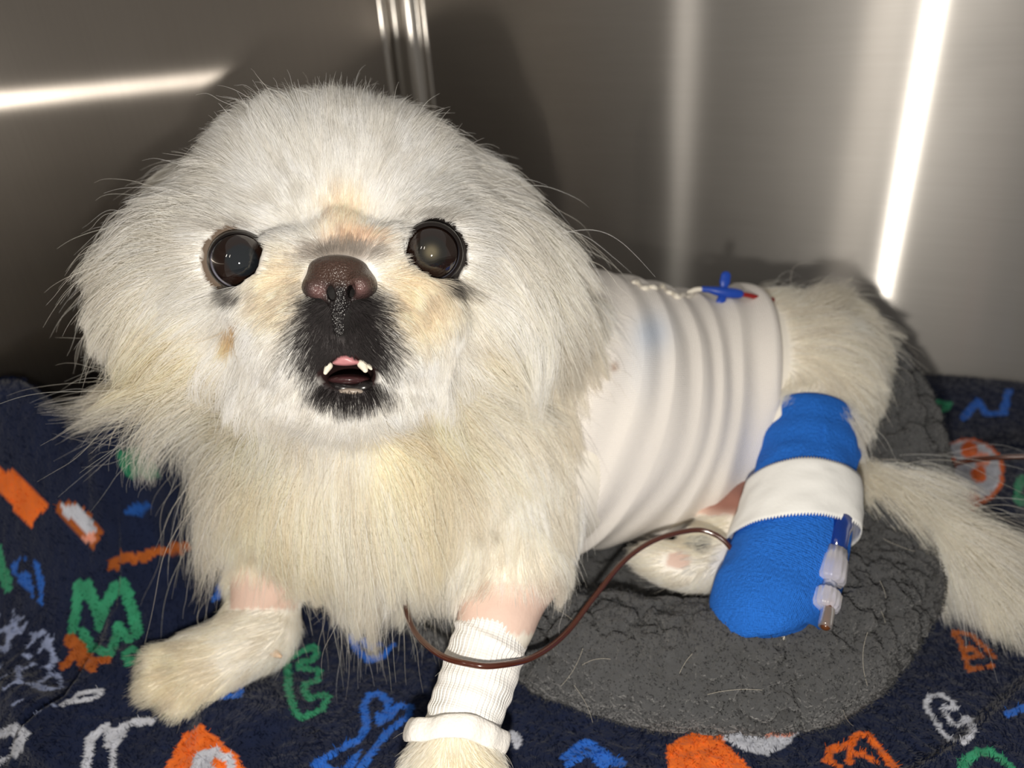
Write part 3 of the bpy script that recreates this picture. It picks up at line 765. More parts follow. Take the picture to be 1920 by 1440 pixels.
# ---- left fore paw dew claw and nails
m_claw = mat('claw', srgb(214, 186, 158), .4)
part('claw', tube_mesh('claw', catmull([P(505, 1218, .344), P(517, 1226, .342), P(526, 1231, .341)], 8), np.linspace(.0028, .0008, 8)), m_claw, dog)

# ------------------------------------------------------------------ fur
# combing guides read off the photo: x, y, direction in degrees (0 right, 90 up), length mm, lift, [depth for points hidden from the camera]
GUIDES = [
 (640, 405, 90, 6, .25), (640, 300, 90, 9, .3), (640, 225, 88, 12, .45), (540, 330, 112, 9, .3), (740, 330, 68, 9, .3), (500, 250, 128, 14, .4), (780, 250, 52, 14, .4),
 (450, 400, 145, 9, .25), (830, 390, 35, 9, .25), (390, 440, 178, 12, .25), (880, 440, 0, 12, .25), (410, 320, 165, 18, .3), (870, 320, 12, 18, .3), (430, 280, 150, 15, .3), (850, 280, 30, 14, .3),
 (345, 405, 178, 36, .4), (930, 395, -22, 30, .35), (330, 440, 170, 40, .35), (300, 490, 188, 34, .3), (290, 560, 228, 24, .2), (990, 430, -28, 40, .3), (1000, 500, -50, 34, .25), (1010, 570, -70, 36, .2), (960, 480, -50, 30, .2),
 (370, 520, 195, 16, .25), (350, 600, 222, 22, .25), (310, 660, 228, 25, .3), (400, 670, 228, 22, .25), (370, 720, 220, 48, .3), (900, 520, -30, 14, .25), (920, 600, -55, 26, .25), (960, 660, -52, 32, .25), (870, 690, -50, 22, .25), (910, 740, -46, 48, .25),
 (440, 570, 240, 7, .2), (425, 640, 232, 12, .25), (850, 560, -60, 7, .2), (870, 630, -52, 13, .25),
 (492, 600, 232, 6, .2), (812, 590, -52, 6, .2), (510, 690, 238, 8, .25), (790, 690, -58, 8, .25), (540, 620, 222, 6, .22), (755, 620, -42, 6, .22), (580, 560, 205, 5, .2), (700, 560, -25, 5, .2), (600, 660, 240, 5, .25), (690, 660, -60, 5, .25),
 (645, 640, 270, 3.5, .2), (645, 455, 90, 4, .2), (560, 475, 165, 5, .2), (730, 470, 20, 5, .2), (590, 730, 240, 5, .3), (720, 730, -60, 5, .3), (650, 757, 270, 6, .35), (560, 780, 245, 10, .3), (650, 805, 270, 11, .3), (750, 780, -65, 10, .3),
 (430, 770, 220, 66, .35), (450, 820, 222, 74, .35), (540, 850, 245, 40, .3), (650, 860, 270, 40, .3), (760, 850, 292, 40, .3), (850, 800, 308, 50, .3),
 (450, 890, 228, 62, .3), (470, 960, 240, 28, .3), (505, 1030, 262, 11, .2), (540, 900, 252, 56, .25), (560, 980, 258, 32, .25), (560, 1050, 262, 20, .25), (650, 900, 272, 52, .25), (660, 990, 262, 44, .25), (680, 1060, 250, 42, .3), (760, 900, 285, 50, .25), (760, 990, 262, 42, .25), (800, 1050, 258, 34, .3),
 (860, 900, 300, 46, .25), (870, 980, 285, 34, .2), (950, 820, 305, 30, .25), (980, 740, 305, 32, .25), (1000, 880, 290, 24, .2), (940, 960, 272, 20, .2),
 (960, 1010, 268, 14, .2), (1000, 1040, 275, 12, .2), (920, 1060, 258, 14, .3), (960, 1070, 268, 10, .2), (1020, 1085, 280, 12, .3),
 (490, 1165, 195, 8, .3), (440, 1190, 200, 9, .3), (400, 1230, 203, 10, .25), (420, 1285, 215, 8, .3), (330, 1250, 200, 9, .3), (310, 1290, 215, 8, .3), (345, 1305, 230, 8, .3),
 (850, 1410, 266, 9, .2), (800, 1430, 250, 9, .25), (900, 1425, 285, 9, .25),
 (1420, 570, 5, 12, .2), (1470, 560, 25, 24, .3), (1520, 575, 52, 34, .45), (1570, 610, 0, 16, .35), (1430, 660, 345, 16, .2), (1480, 640, 5, 20, .2), (1540, 660, -30, 22, .25), (1600, 690, -68, 18, .3), (1620, 770, -85, 18, .3), (1530, 725, -95, 7, .2), (1460, 750, -110, 18, .2), (1420, 740, -95, 22, .25), (1410, 820, 258, 30, .3), (1580, 760, -85, 22, .25),
 (1645, 910, -32, 38, .2), (1710, 955, -40, 50, .2), (1780, 1010, -48, 56, .2), (1850, 1085, -54, 46, .2),
 (1360, 990, 195, 8, .2), (1290, 1040, 195, 7, .2), (1240, 1065, 192, 9, .25), (1300, 1085, 230, 7, .3),
]
bvh = BVHTree.FromPolygons(bv.tolist(), bf.tolist())
gp, gd, gl, gf = [], [], [], []
for g in GUIDES:
    x, y, a, ln, lf = g[:5]; r = ray(x, y)
    h = bvh.ray_cast(Vector(CAM), Vector(r / np.linalg.norm(r)), 3)
    if h[0] is None: print('guide misses', g); continue
    gp.append(np.array(h[0])); gd.append(RT * math.cos(math.radians(a)) + UP * math.sin(math.radians(a))); gl.append(ln / 1000); gf.append(lf)
gp, gd, gl, gf = map(np.array, (gp, gd, gl, gf))

def field_at(p):
    D, Ln, Lf = np.zeros((len(p), 3)), np.zeros(len(p)), np.zeros(len(p))
    for i in range(0, len(p), 20000):
        q = p[i:i + 20000]; w = 1 / (((q[:, None] - gp[None]) ** 2).sum(2) + 1.2e-5) ** 2.2
        w /= w.sum(1)[:, None]; D[i:i + 20000] = w @ gd; Ln[i:i + 20000] = np.exp(w @ np.log(gl)); Lf[i:i + 20000] = w @ gf
    return D, Ln, Lf

def cap_t(pr, p):
    ba = pr[2] - pr[1]; h = ((p - pr[1]) @ ba) / (ba @ ba); d = np.linalg.norm(p - pr[1] - np.clip(h, 0, 1)[:, None] * ba, axis=1); return h, d
AX0, AX1 = P(955, 778, .398), P(1345, 745, .436)
TAU = math.radians(15)
def ring_frame():
    a = AX1 - AX0; a /= np.linalg.norm(a); v = UP * math.cos(TAU) + RT * math.sin(TAU); wv = np.cross(v, a); wv /= np.linalg.norm(wv)
    return a, v, wv, np.cross(wv, v)
_a, RV, RWv, RNn = ring_frame()
def trunk_s(p):                       # 0..1 along the body wrap
    L0 = (AX1 - AX0) @ RNn; return ((p - AX0) @ RNn) / L0
def trunk_d(p):
    d = np.full(len(p), 1.0)
    for pr in TRUNKP: d = smin(d, prim_d(pr, p), pr[-1])
    return d
def no_fur(p):
    m = skin_mask(p)
    h, d = cap_t(LEGB, p); m |= (h > -.02) & (h < 1.2) & (d < .026)
    h, d = cap_t(LEGW, p); m |= (h > -.10) & (h < .98) & (d < .022)
    s = trunk_s(p); px, py, dz = proj(p); m |= (s > .0) & (s < .985) & (trunk_d(p) < .006) & (px > 985)
    for x, y, dd, r in EYES: m |= np.linalg.norm(p - P(x, y, dd), axis=1) < r * 1.06
    hd = dz < .30
    m |= hd & ((np.hypot((px - 637) / 66, (py - 524) / 44) < 1) | (np.hypot((px - 638) / 13, (py - 590) / 44) < 1))
    m |= hd & (np.hypot((px - 653) / 58, (py - 699) / 31) < 1)
    return m

def tri_sample(n, weight_fn):
    t = np.vstack([bf[:, [0, 1, 2]], bf[:, [0, 2, 3]]]); a, b, c = bv[t[:, 0]], bv[t[:, 1]], bv[t[:, 2]]
    ar = .5 * np.linalg.norm(np.cross(b - a, c - a), axis=1); ctr = (a + b + c) / 3
    wt = ar * weight_fn(ctr, np.cross(b - a, c - a)); k = rng.choice(len(t), n, p=wt / wt.sum())
    u, v = rng.random(n), rng.random(n); f = u + v > 1; u[f], v[f] = 1 - u[f], 1 - v[f]
    return a[k] + (b - a)[k] * u[:, None] + (c - a)[k] * v[:, None]

def weights(ctr, nr):
    nr = nr / (np.linalg.norm(nr, axis=1)[:, None] + 1e-12); vw = CAM - ctr; vw /= np.linalg.norm(vw, axis=1)[:, None]
    f = (nr * vw).sum(1); px, py, dz = proj(ctr)
    w = np.where(f > -.15, 1.0, .18)
    face = (np.hypot((px - 640) / 260, (py - 500) / 300) < 1) & (dz < .33) & (f > -.2)
    w *= np.where(face, 3.2, 1.0)
    w *= np.where((px > 1580) & (py > 840), 2.2, 1.0)
    w *= ~no_fur(ctr)
    return w

def make_fur(n):
    root = tri_sample(n, weights); root = root[~no_fur(root)]; n = len(root)
    nrm = FLD.grad(root); comb, ln, lift = field_at(root)
    comb += .26 * np.stack([vnoise(root, 55, 50 + i) for i in range(3)], 1) + (np.clip((ln - .014) / .02, 0, 1) * .42)[:, None] * np.stack([vnoise(root, 30, 80 + i) for i in range(3)], 1)
    comb -= nrm * (comb * nrm).sum(1)[:, None]; comb /= np.linalg.norm(comb, axis=1)[:, None] + 1e-9
    ln = ln * np.exp(rng.normal(0, .16, n)) * (1 + .22 * vnoise(root, 90, 61) + np.clip((ln - .016) / .02, 0, 1) * .25 * vnoise(root, 45, 62))
    stray = rng.random(n) < .03; ln = np.where(stray, ln * rng.uniform(1.1, 1.5, n), ln)
    return root, nrm, comb, ln, np.clip(lift * np.exp(rng.normal(0, .25, n)), .05, .9), stray

def grow(root, nrm, comb, ln, lift, stray, K, clump_n, clump_s, grav):
    n = len(root); t = np.linspace(0, 1, K)
    d0 = nrm * lift[:, None] + comb * (1 - lift)[:, None]
    d0 += rng.normal(0, .10, (n, 3)) + np.where(stray[:, None], rng.normal(0, .22, (n, 3)), 0)
    pts = np.zeros((n, K, 3)); pts[:, 0] = root - nrm * .0006; step = ln / (K - 1)
    g = np.array([0, 0, -1.0]); lf = np.clip(ln / .05, 0, 1.3)[:, None] * grav
    wob = rng.normal(0, 1, (n, 3)); ph = rng.uniform(0, 6.28, n); fr = rng.uniform(2, 5, n)
    for j in range(1, K):
        u = t[j]; d = d0 * (1 - .55 * u) + comb * (.55 * u) + g * lf * u
        d = d + wob * (np.sin(ph + fr * u * 3)[:, None] * .10 * np.clip(ln / .03, .3, 1.4)[:, None])
        d /= np.linalg.norm(d, axis=1)[:, None]
        q = pts[:, j - 1] + d * step[:, None]
        s = FLD.at(q); need = .0004 + .0016 * u * np.clip(ln / .02, .2, 1.5) * rng.uniform(.3, 1.6, n) - s
        w = np.where(need > 0)[0]
        if len(w): q[w] += FLD.grad(q[w]) * need[w][:, None]
        pts[:, j] = q
    # clumping: hairs lean towards a member of their lock, small locks gather into larger ones
    for cn, cs_, pw in ((clump_n, clump_s, 1.5), (max(clump_n // 7, 3), clump_s * .55, 2.0)):
        sd = rng.choice(n, cn, replace=False); kd = KDTree(cn)
        for i, s in enumerate(sd): kd.insert(root[s], i)
        kd.balance(); own = np.array([sd[kd.find(r)[1]] for r in root])
        k = (t[None] ** pw * (cs_ * rng.uniform(.5, 1.1, n) * ~stray)[:, None])[:, :, None]
        pts = pts * (1 - k) + pts[own] * k
    return pts, own

def drop_over_features(pts, ln):
    n, K, _ = pts.shape; px, py, dz = proj(pts.reshape(-1, 3)); px, py, dz = (a.reshape(n, K) for a in (px, py, dz)); bad = np.zeros(n, bool)
    for x, y, d, r in EYES:
        inner = (py > y) & (((px - x) if x < 600 else (x - px)) > 0)
        bad |= ((np.hypot((px - x) / 47, (py - y) / 49) < np.where(inner, .74, 1)) & (dz < d + .002)).any(1)
    bad |= ((np.hypot((px - 637) / 58, (py - 526) / 40) < 1) & (dz < .275)).any(1)
    bad |= ((np.hypot((px - 652) / 44, (py - 698) / 20) < 1) & (dz < .272)).any(1)
    return ~bad

m_fur = fibre_mat('coat_fibre', .55, .42, .25)
if DOFUR:
    root, nrm, comb, ln, lift, stray = make_fur(NFUR)
    col = coat_colour(root) * np.exp(rng.normal(0, .10, (len(root), 1)))
    short = ln < .017; px, py, dz = proj(root); tail = (px > 1575) & (py > 860) & (dz < .42)
    for nm, sel, K, cdiv, cs, grav in (('short_fur', short & ~tail, 5, 14, .35, .1), ('long_fur', ~short & ~tail, 10, 46, .80, .5), ('tail_fur', tail, 10, 36, .55, .35)):
        i = np.where(sel)[0]
        if nm != 'short_fur': i = i[rng.random(len(i)) < .75]
        pts, own = grow(root[i], nrm[i], comb[i], ln[i], lift[i], stray[i], K, max(len(i) // cdiv, 4), cs, grav)
        tone = np.random.default_rng(5).normal(0, .07, len(i))[own]; col[i] *= np.exp(tone)[:, None]
        ok = drop_over_features(pts, ln[i]); pts = pts[ok]; i = i[ok]
        t = np.linspace(0, 1, K); base = np.where(ln[i] < .017, .000062, .000075)
        rad = base[:, None] * (1 - .75 * t ** 2)[None]
        print(nm, len(i))
        hair_obj(nm, pts, rad, np.clip(col[i], 0, .95), m_fur, dog)
# ------------------------------------------------------------------ bandages worn by the dog
def weave_mat(name, color, rough, scale, strength, dist, rib=None, attr=False):
    m = mat(name, color, rough, 0, .2); b = BS(m)
    tc = N(m, 'ShaderNodeTexCoord'); n = N(m, 'ShaderNodeTexNoise'); n.inputs['Scale'].default_value = scale; n.inputs['Detail'].default_value = 3
    L(m, tc.outputs['Object'], n.inputs['Vector']); h = n.outputs['Fac']
    if rib:
        at = N(m, 'ShaderNodeAttribute', attribute_name='uvw'); sp = N(m, 'ShaderNodeSeparateXYZ'); L(m, at.outputs['Vector'], sp.inputs[0])
        acc = None
        for ax, fr, am in rib:
            mu = N(m, 'ShaderNodeMath', operation='MULTIPLY'); L(m, sp.outputs[ax], mu.inputs[0]); mu.inputs[1].default_value = fr
            si = N(m, 'ShaderNodeMath', operation='SINE'); L(m, mu.outputs[0], si.inputs[0])
            sc = N(m, 'ShaderNodeMath', operation='MULTIPLY'); L(m, si.outputs[0], sc.inputs[0]); sc.inputs[1].default_value = am
            if acc is None: acc = sc.outputs[0]
            else:
                ad = N(m, 'ShaderNodeMath', operation='ADD'); L(m, acc, ad.inputs[0]); L(m, sc.outputs[0], ad.inputs[1]); acc = ad.outputs[0]
        ad = N(m, 'ShaderNodeMath', operation='ADD'); L(m, acc, ad.inputs[0]); L(m, h, ad.inputs[1]); h = ad.outputs[0]
    bp = N(m, 'ShaderNodeBump'); bp.inputs['Strength'].default_value = strength; bp.inputs['Distance'].default_value = dist
    L(m, h, bp.inputs['Height']); L(m, bp.outputs[0], b.inputs['Normal'])
    if attr:
        a = N(m, 'ShaderNodeAttribute', attribute_name='col'); L(m, a.outputs['Color'], b.inputs['Base Color'])
    return m
def set_uvw(me, u):
    a = me.attributes.new('uvw', 'FLOAT_VECTOR', 'POINT'); a.data.foreach_set('vector', np.ascontiguousarray(u, np.float32).ravel())

# ---- body wrap
NS, NT = 170, 220
sv = np.linspace(0, 1, NS); tv = np.linspace(0, 2 * np.pi, NT, endpoint=False)
cenr = AX0 + (AX1 - AX0) * sv[:, None]
dirs = np.cos(tv)[:, None] * RV + np.sin(tv)[:, None] * RWv
C0 = np.repeat(cenr, NT, 0); D0 = np.tile(dirs, (NS, 1)); lo = np.zeros(len(C0)); hi = np.full(len(C0), .12)
for _ in range(16):
    mid = (lo + hi) / 2; ins = trunk_d(C0 + D0 * mid[:, None]) < 0; lo = np.where(ins, mid, lo); hi = np.where(ins, hi, mid)
R0 = lo.reshape(NS, NT)
Sg, Tg = np.meshgrid(sv, tv, indexing='ij')
# gathered folds: run down from the tie on the back, fanning forwards; twisted by a slow wander
wander = .05 * np.sin(Tg * 1.0 + 1.2) + .03 * np.sin(2 * Tg + .5)
nzf = vnoise(np.c_[Sg.ravel() * 3.1, np.cos(Tg).ravel() * 1.3, np.sin(Tg).ravel() * 1.3], 1.0, 14).reshape(Sg.shape)
ph = (Sg + wander + .07 * nzf) * 6.6
fold = (1 - np.abs(((ph % 1) - .35) / np.where((ph % 1) < .35, .35, .65))) ** 1.6
amp = .0015 + .0019 * vnoise(np.c_[Sg.ravel() * 4, Tg.ravel(), np.zeros(Sg.size)], 1.3, 4).reshape(Sg.shape)
dsp = .0022 + amp * fold + .0005 * np.sin((Sg + 1.6 * wander + .1 * nzf) * 40)
tie = np.exp(-((Sg - .76) / .10) ** 2) * np.exp(-(np.minimum(Tg, 2 * np.pi - Tg) / .35) ** 2)
dsp = dsp * (1 - .7 * tie) + .0025 * np.exp(-((Sg - .95) / .05) ** 2)
hem = np.clip((Sg - .985) / .015, 0, 1); dsp = dsp - hem * .003
VB = (C0 + D0 * (R0 + dsp).ravel()[:, None])
wv_ = 0.006 * np.sin(2 * Tg + .4).ravel()[:, None] * (Sg.ravel() ** 3)[:, None] * RNn
VB = VB + wv_
wme = mesh_from('body_bandage', VB, grid_faces(NS, NT, close_v=True)); px, py, dz = proj(VB)
wc = np.tile(S3(238, 233, 228), (len(VB), 1)).astype(float)
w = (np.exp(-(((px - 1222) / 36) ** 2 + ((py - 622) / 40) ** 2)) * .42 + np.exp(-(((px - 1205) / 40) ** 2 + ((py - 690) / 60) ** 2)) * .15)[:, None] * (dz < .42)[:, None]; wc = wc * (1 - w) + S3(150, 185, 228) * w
w = np.exp(-(((px - 1152) / 8) ** 2 + ((py - 688) / 8) ** 2))[:, None] * .8; wc = wc * (1 - w) + S3(150, 112, 84) * w
set_col(wme, wc); set_uvw(wme, np.c_[Sg.ravel(), Tg.ravel(), np.zeros(Sg.size)])
m_gauze = weave_mat('gauze', (.8, .8, .8, 1), .9, 300, .5, .0005, rib=[(0, 900, .5), (1, 420, .4)], attr=True)
wrap = part('body_bandage', wme, m_gauze, dog); wrap['label'] = 'white gathered gauze wrap around the belly'
sol = wrap.modifiers.new('thick', 'SOLIDIFY'); sol.thickness = .0012; sol.offset = -1
sp_ = catmull([P(1188, 530, .398), P(1215, 540, .397), P(1240, 538, .3975), P(1262, 552, .398), P(1282, 556, .401), P(1304, 548, .404)], 60)
sp_ = sp_ + (UP[None] * np.sin(np.linspace(0, 34, 60))[:, None] * .0010)
m_white = mat('white_cord', srgb(226, 220, 208), .6)
bvw = BVHTree.FromPolygons(VB.tolist(), grid_faces(NS, NT, close_v=True).tolist())
def onto(p, off):
    r = p - CAM; h = bvw.ray_cast(Vector(CAM), Vector(r / np.linalg.norm(r)), 2)
    return p if h[0] is None else np.array(h[0]) + (CAM - p) / np.linalg.norm(CAM - p) * off
sp_ = np.array([onto(p, .0008) for p in sp_])
for _ in range(3): sp_[1:-1] = (sp_[:-2] + 2 * sp_[1:-1] + sp_[2:]) / 4
part('tie', tube_mesh('tie', sp_, .0013 * (1 + .3 * np.sin(np.linspace(0, 50, 60))), 10), m_white, wrap)

# ---- blue cohesive wrap on the hind leg
def leg_wrap(name, secs, nu, nv, disp, m, parent, ref=None, closed_ends=True):
    secs = np.array(secs, float); c = np.array([P(x, y, d) for x, y, d, _ in secs]); r = secs[:, 3] * secs[:, 2] / F
    cs = catmull(np.c_[c, r], nu); cen, rad = cs[:, :3], cs[:, 3]
    t, n, b = frames(cen, RT)
    th = np.linspace(0, 2 * np.pi, nv, endpoint=False); U_, T_ = np.meshgrid(np.linspace(0, 1, nu), th, indexing='ij')
    rr = rad[:, None] + disp(U_, T_)
    v = cen[:, None] + rr[..., None] * (np.cos(T_)[..., None] * n[:, None] + np.sin(T_)[..., None] * b[:, None])
    me = mesh_from(name, v.reshape(-1, 3), grid_faces(nu, nv, close_v=True)); set_uvw(me, np.c_[U_.ravel(), T_.ravel(), np.zeros(U_.size)])
    return part(name, me, m, parent), cen, rad, t, n, b
BSEC = [(1521, 746, .386, 20), (1520, 751, .3855, 48), (1519, 766, .384, 68), (1518, 790, .381, 76), (1515, 830, .377, 83), (1511, 872, .372, 87), (1504, 920, .364, 93), (1494, 970, .356, 97), (1478, 1040, .346, 103), (1455, 1105, .337, 106), (1438, 1145, .331, 106), (1432, 1168, .328, 98), (1434, 1182, .327, 78), (1436, 1192, .3265, 40), (1437, 1195, .326, 12)]
def bdisp(U, T):
    q = np.c_[U.ravel() * 6, np.cos(T).ravel(), np.sin(T).ravel()]
    nz = vnoise(q, 1.1, 3).reshape(U.shape); w = .0013 * np.sin(U * 52 + 2.2 * np.sin(T + .6) + 5 * nz) * np.clip(1.35 - 2.4 * U, 0, 1) * np.clip(.6 + nz, 0, 1) + .0010 * vnoise(q, 2.5, 8).reshape(U.shape)
    w = w * sm(U, .14, .24)
    return w + .0014 * np.exp(-((U - .30) / .035) ** 2) * (np.cos(T) > 0) - .0006 * np.exp(-((U - .24) / .02) ** 2)
m_blue = weave_mat('cohesive_blue', srgb(42, 120, 228), .85, 650, 1.0, .0016, rib=[(0, 1500, .06), (1, 210, .10)])
bw, bcen, brad, bt, bnn, bbb = leg_wrap('leg_bandage', BSEC, 150, 140, bdisp, m_blue, dog); bw['label'] = 'bright blue cohesive wrap on the hind leg'
# white tape band with pinked edges
ci = np.array([proj(p)[1] for p in bcen])
u0, u1 = np.interp(914, ci, np.arange(len(ci))), np.interp(1006, ci, np.arange(len(ci)))
nt, rows = 260, 26; th = np.linspace(0, 2 * np.pi, nt, endpoint=False); tvx = []
for i in range(rows):
    f = i / (rows - 1); zig = (np.arange(nt) % 2) * 1.0
    edge = np.where(i == 0, -zig, np.where(i == rows - 1, zig, 0)); front = np.sin(th)
    uu = u0 + (u1 - u0) * f + edge + (1 - f) * 1.6 * np.sin(th * 2 + .5) + f * 1.0 * np.sin(th * 2 + 1.2) - 6 * np.cos(th)
    pos = np.stack([np.interp(uu, np.arange(len(ci)), bcen[:, a]) for a in range(3)], 1); nn_ = np.stack([np.interp(uu, np.arange(len(ci)), bnn[:, a]) for a in range(3)], 1); b_ = np.stack([np.interp(uu, np.arange(len(ci)), bbb[:, a]) for a in range(3)], 1)
    q = np.c_[np.full(nt, f * 3), np.cos(th) * 2, np.sin(th) * 2]
    to_cam = nn_ * np.cos(th)[:, None] + b_ * np.sin(th)[:, None]
    side = np.exp(-((to_cam @ RT - .72) / .22) ** 2) * ((to_cam @ FW) < .1) * f ** .7
    rr = np.interp(uu, np.arange(len(ci)), brad) + .0017 + .0005 * vnoise(q, 1.7, 2) + .0026 * side
    tvx.append(pos + rr[:, None] * to_cam)
tme = mesh_from('tape', np.vstack(tvx), grid_faces(rows, nt, close_v=True))
tp = part('tape', tme, weave_mat('cloth_tape', srgb(240, 240, 238), .8, 500, .35, .0004), bw); sol = tp.modifiers.new('thick', 'SOLIDIFY'); sol.thickness = .0006

# ---- ribbed white wrap on the fore leg
WSEC = [(937, 1118, .3195, 63), (934, 1150, .314, 65), (924, 1185, .309, 67), (908, 1235, .303, 70), (890, 1290, .297, 71), (872, 1340, .291, 70), (862, 1372, .2875, 69)]
def wdisp(U, T):
    q = np.c_[U.ravel() * 5, np.cos(T).ravel(), np.sin(T).ravel()]
    return .00022 * np.sin(T * 46 + 1.5 * np.sin(U * 9)) + .00035 * np.sin(U * 60 + np.sin(T * 2)) * .6 + .0006 * vnoise(q, 2.0, 5).reshape(U.shape) + .0010 * np.exp(-((U - .40 - .05 * np.sin(T + 1)) / .02) ** 2)
m_rib = weave_mat('ribbed_gauze', srgb(240, 238, 235), .88, 500, .4, .0004, rib=[(1, 92, .6), (0, 420, .3)])
lw, wcen, wrad, wt, wn, wb = leg_wrap('leg_bandage', WSEC, 130, 184, wdisp, m_rib, dog); lw['label'] = 'ribbed white gauze wrap on the foreleg'
# ragged top edge
co = np.zeros(len(lw.data.vertices) * 3); lw.data.vertices.foreach_get('co', co); co = co.reshape(130, 184, 3)
th = np.linspace(0, 2 * np.pi, 184, endpoint=False); px, py, _ = proj(co[0]); rag = np.interp(px, [850, 880, 905, 930, 942, 955, 985, 1010], [0, 2, 12, 14, 3, 10, 34, 44])
for i in range(40):
    f = (1 - i / 40.0) ** 2; co[i] += (wt[i] * 1.0)[None] * (rag * f * .314 / F)[:, None]
lw.data.vertices.foreach_set('co', co.ravel()); lw.data.update()
# rolled cuff
th = np.linspace(0, 2 * np.pi, 72, endpoint=False); cc0 = P(856, 1380, .2865); ax_ = wt[-1]
e1 = RT - ax_ * (RT @ ax_); e1 /= np.linalg.norm(e1); e2 = np.cross(ax_, e1)
cuff = []
for k in np.linspace(0, 2 * np.pi, 16, endpoint=False):
    rr = (.0168 + .0016 * np.cos(k) + .0006 * np.sin(5 * th + 1) + .0004 * np.sin(11 * th)); hh = .0044 * np.sin(k) + .0011 * np.sin(3 * th + .6) - .0035 * np.cos(th)
    cuff.append(cc0 + (rr * 1.08 * np.cos(th))[:, None] * e1 + (rr * np.sin(th))[:, None] * e2 + hh[:, None] * ax_)
cv = np.stack(cuff, 0).reshape(-1, 3)
part('cuff', mesh_from('cuff', cv, grid_faces(16, 72, True, True)), weave_mat('cuff_gauze', srgb(238, 235, 230), .9, 700, .6, .0008), lw)

# ------------------------------------------------------------------ lines and connectors
def clear_mat(name, col, rough, trans):
    m = mat(name, col, rough, 0, .5); BS(m).inputs['Transmission Weight'].default_value = trans; BS(m).inputs['IOR'].default_value = 1.45; return m
m_clear = clear_mat('clear_plastic', srgb(232, 230, 244), .22, .55); m_hub = clear_mat('blue_plastic', srgb(20, 62, 150), .08, .45)
m_brown = mat('line_brown', srgb(74, 34, 20), .18, 0, .6); BS(m_brown).inputs['Coat Weight'].default_value = .6
a0, a1 = P(1579, 962, .3375), P(1541, 1170, .3060)
ln_ = np.linalg.norm(a1 - a0); ax_ = (a1 - a0) / ln_
con = empty('iv_connector', a0); tag(con, 'clear and blue locking connector strapped to the blue leg wrap', 'connector')
def Y(y): return (y - 962) / 208 * ln_
pm = .32 / F
part('hub', lathe_mesh('hub', [(.1 * pm, Y(969)), (20 * pm, Y(970)), (24 * pm, Y(976)), (24 * pm, Y(990)), (21 * pm, Y(1000)), (19 * pm, Y(1042)), (.1 * pm, Y(1043))], a0, ax_), m_hub, con)
part('collar', lathe_mesh('collar', [(.1 * pm, Y(1036)), (22 * pm, Y(1037)), (23 * pm, Y(1052)), (26 * pm, Y(1056)), (27 * pm, Y(1090)), (24 * pm, Y(1097)), (.1 * pm, Y(1098))], a0, ax_, 48, 12, .03), m_clear, con)
part('neck', lathe_mesh('neck', [(.1 * pm, Y(1094)), (14 * pm, Y(1095)), (14 * pm, Y(1116)), (.1 * pm, Y(1117))], a0, ax_), clear_mat('neck_plastic', srgb(120, 130, 160), .12, .5), con)
part('nut', lathe_mesh('nut', [(.1 * pm, Y(1110)), (20 * pm, Y(1111)), (25 * pm, Y(1117)), (25 * pm, Y(1138)), (21 * pm, Y(1145)), (.1 * pm, Y(1146))], a0, ax_, 60, 15, .035), m_clear, con)
part('line_end', tube_mesh('line_end', [a0 + ax_ * Y(1126) - FW * .0035, a0 + ax_ * Y(1168) - FW * .0035], 9.0 * pm, 14), mat('line_fluid', srgb(92, 52, 26), .2), con)
part('sleeve', lathe_mesh('sleeve', [(12 * pm, Y(1140)), (12.5 * pm, Y(1166)), (11 * pm, Y(1172)), (9.5 * pm, Y(1172))], a0 - FW * .0030, ax_), clear_mat('sleeve_plastic', srgb(190, 180, 176), .15, .75), con)

def line(name, pts, r, label, nn=140):
    c = catmull([P(*p) for p in pts], nn); o = new_obj(name, tube_mesh(name, c, r, 14), m_brown); tag(o, label, 'tube', 'brown drip lines'); return o
line('iv_tube', [(1385, 1060, .345), (1368, 1025, .345), (1340, 1002, .347), (1300, 994, .349), (1230, 1012, .347), (1170, 1052, .341), (1115, 1118, .330), (1060, 1188, .315), (1000, 1232, .298), (930, 1248, .2830), (880, 1245, .2815), (825, 1228, .289), (780, 1188, .306), (762, 1142, .322), (764, 1095, .338), (780, 1050, .345)], .00125, 'brown drip tube looping in front of the white-wrapped foreleg')
line('iv_tube', [(1600, 935, .420), (1660, 906, .420), (1720, 888, .415), (1800, 867, .405), (1870, 858, .393), (1960, 857, .380), (2080, 866, .36)], .00135, 'brown drip tube passing behind the tail over the orange ball print')

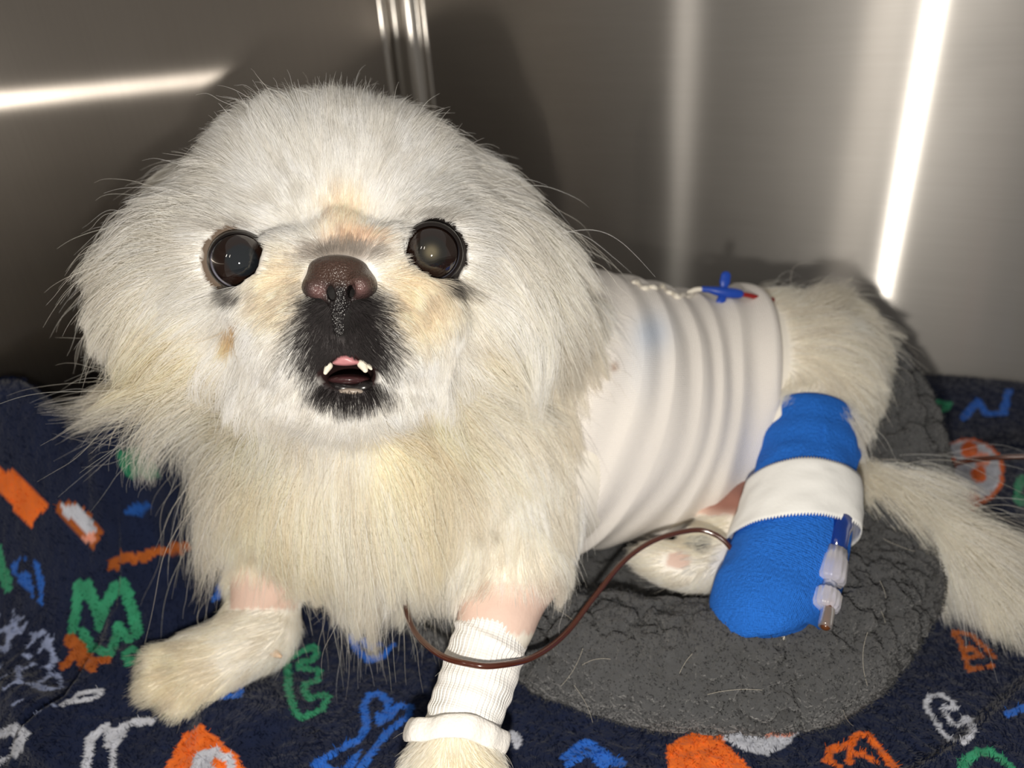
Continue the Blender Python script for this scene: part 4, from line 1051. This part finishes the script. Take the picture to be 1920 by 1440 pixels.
# blue winged clip with a red line on the back
k0 = onto(P(1350, 556, .41), .0055); kd_ = proj(k0)[2]; pm = kd_ / F
clip = empty('catheter_clip', k0); tag(clip, 'small blue winged catheter clip lying on the white body wrap', 'catheter clip')
def Q(x, y, off=0): return P(x, y, kd_ - off)
m_clip = mat('clip_blue', srgb(18, 66, 168), .35)
hubc = [Q(1318, 542), Q(1330, 543), Q(1340, 545), Q(1352, 547), Q(1365, 549), Q(1378, 550), Q(1386, 551)]
part('hub', tube_mesh('hub', hubc, np.array([5.5, 6, 8, 10, 10, 9.5, 8.5]) * pm, 16), m_clip, clip)
def wing(pts, rads, hole):
    v, f = Field([C_((pts[i][0], pts[i][1], kd_), (pts[i + 1][0], pts[i + 1][1], kd_), rads[i] * pm, rads[i + 1] * pm, .001) for i in range(len(pts) - 1)], [E_(hole[0], hole[1], kd_ - .0026, 4, 5, .0016, .0006)] if hole else [], .0005, .002).surface()
    c = Q(*pts[1]); v = c + (v - c) - np.outer(((v - c) @ FW) * .55, FW); return mesh_from('wing', v, f)
part('wing', wing([(1357, 540), (1359, 528), (1361, 518)], [7, 9, 9.5], None), m_clip, clip)
part('wing', wing([(1355, 556), (1352, 566), (1350, 572)], [7, 8.5, 8.5], (1350, 572)), m_clip, clip)
part('line_end', tube_mesh('line_end', catmull([Q(1292, 548), Q(1304, 543), Q(1320, 542)], 12), 4.5 * pm, 10), m_white, clip)
redp = catmull([P(1384, 551, kd_), P(1405, 554, kd_ + .002), P(1428, 560, kd_ + .006), P(1448, 562, kd_ + .012)], 20)
part('red_line', tube_mesh('red_line', redp, 5 * pm, 10), mat('red_line', srgb(140, 20, 22), .3), clip)

# loose pale hairs shed on the bed
lp = []
sel = rng.choice(np.where((nn @ -FW > .3) & (vv[:, 2] > .02))[0], 45)
for i in sel:
    a = rng.uniform(0, 6.28); ln0 = rng.uniform(.008, .022); e = np.cross(nn[i], [math.cos(a), math.sin(a), .3]); e /= np.linalg.norm(e); f = np.cross(nn[i], e); cu_ = rng.uniform(-.5, .5)
    t = np.linspace(-.5, .5, 6)[:, None]; lp.append(vv[i] + nn[i] * .0022 + e * t * ln0 + f * (t ** 2) * ln0 * cu_)
hair_obj('shed_hairs', np.array(lp), np.full((len(lp), 6), .00006), np.tile(S3(235, 228, 212), (len(lp), 1)), m_fur, bed)
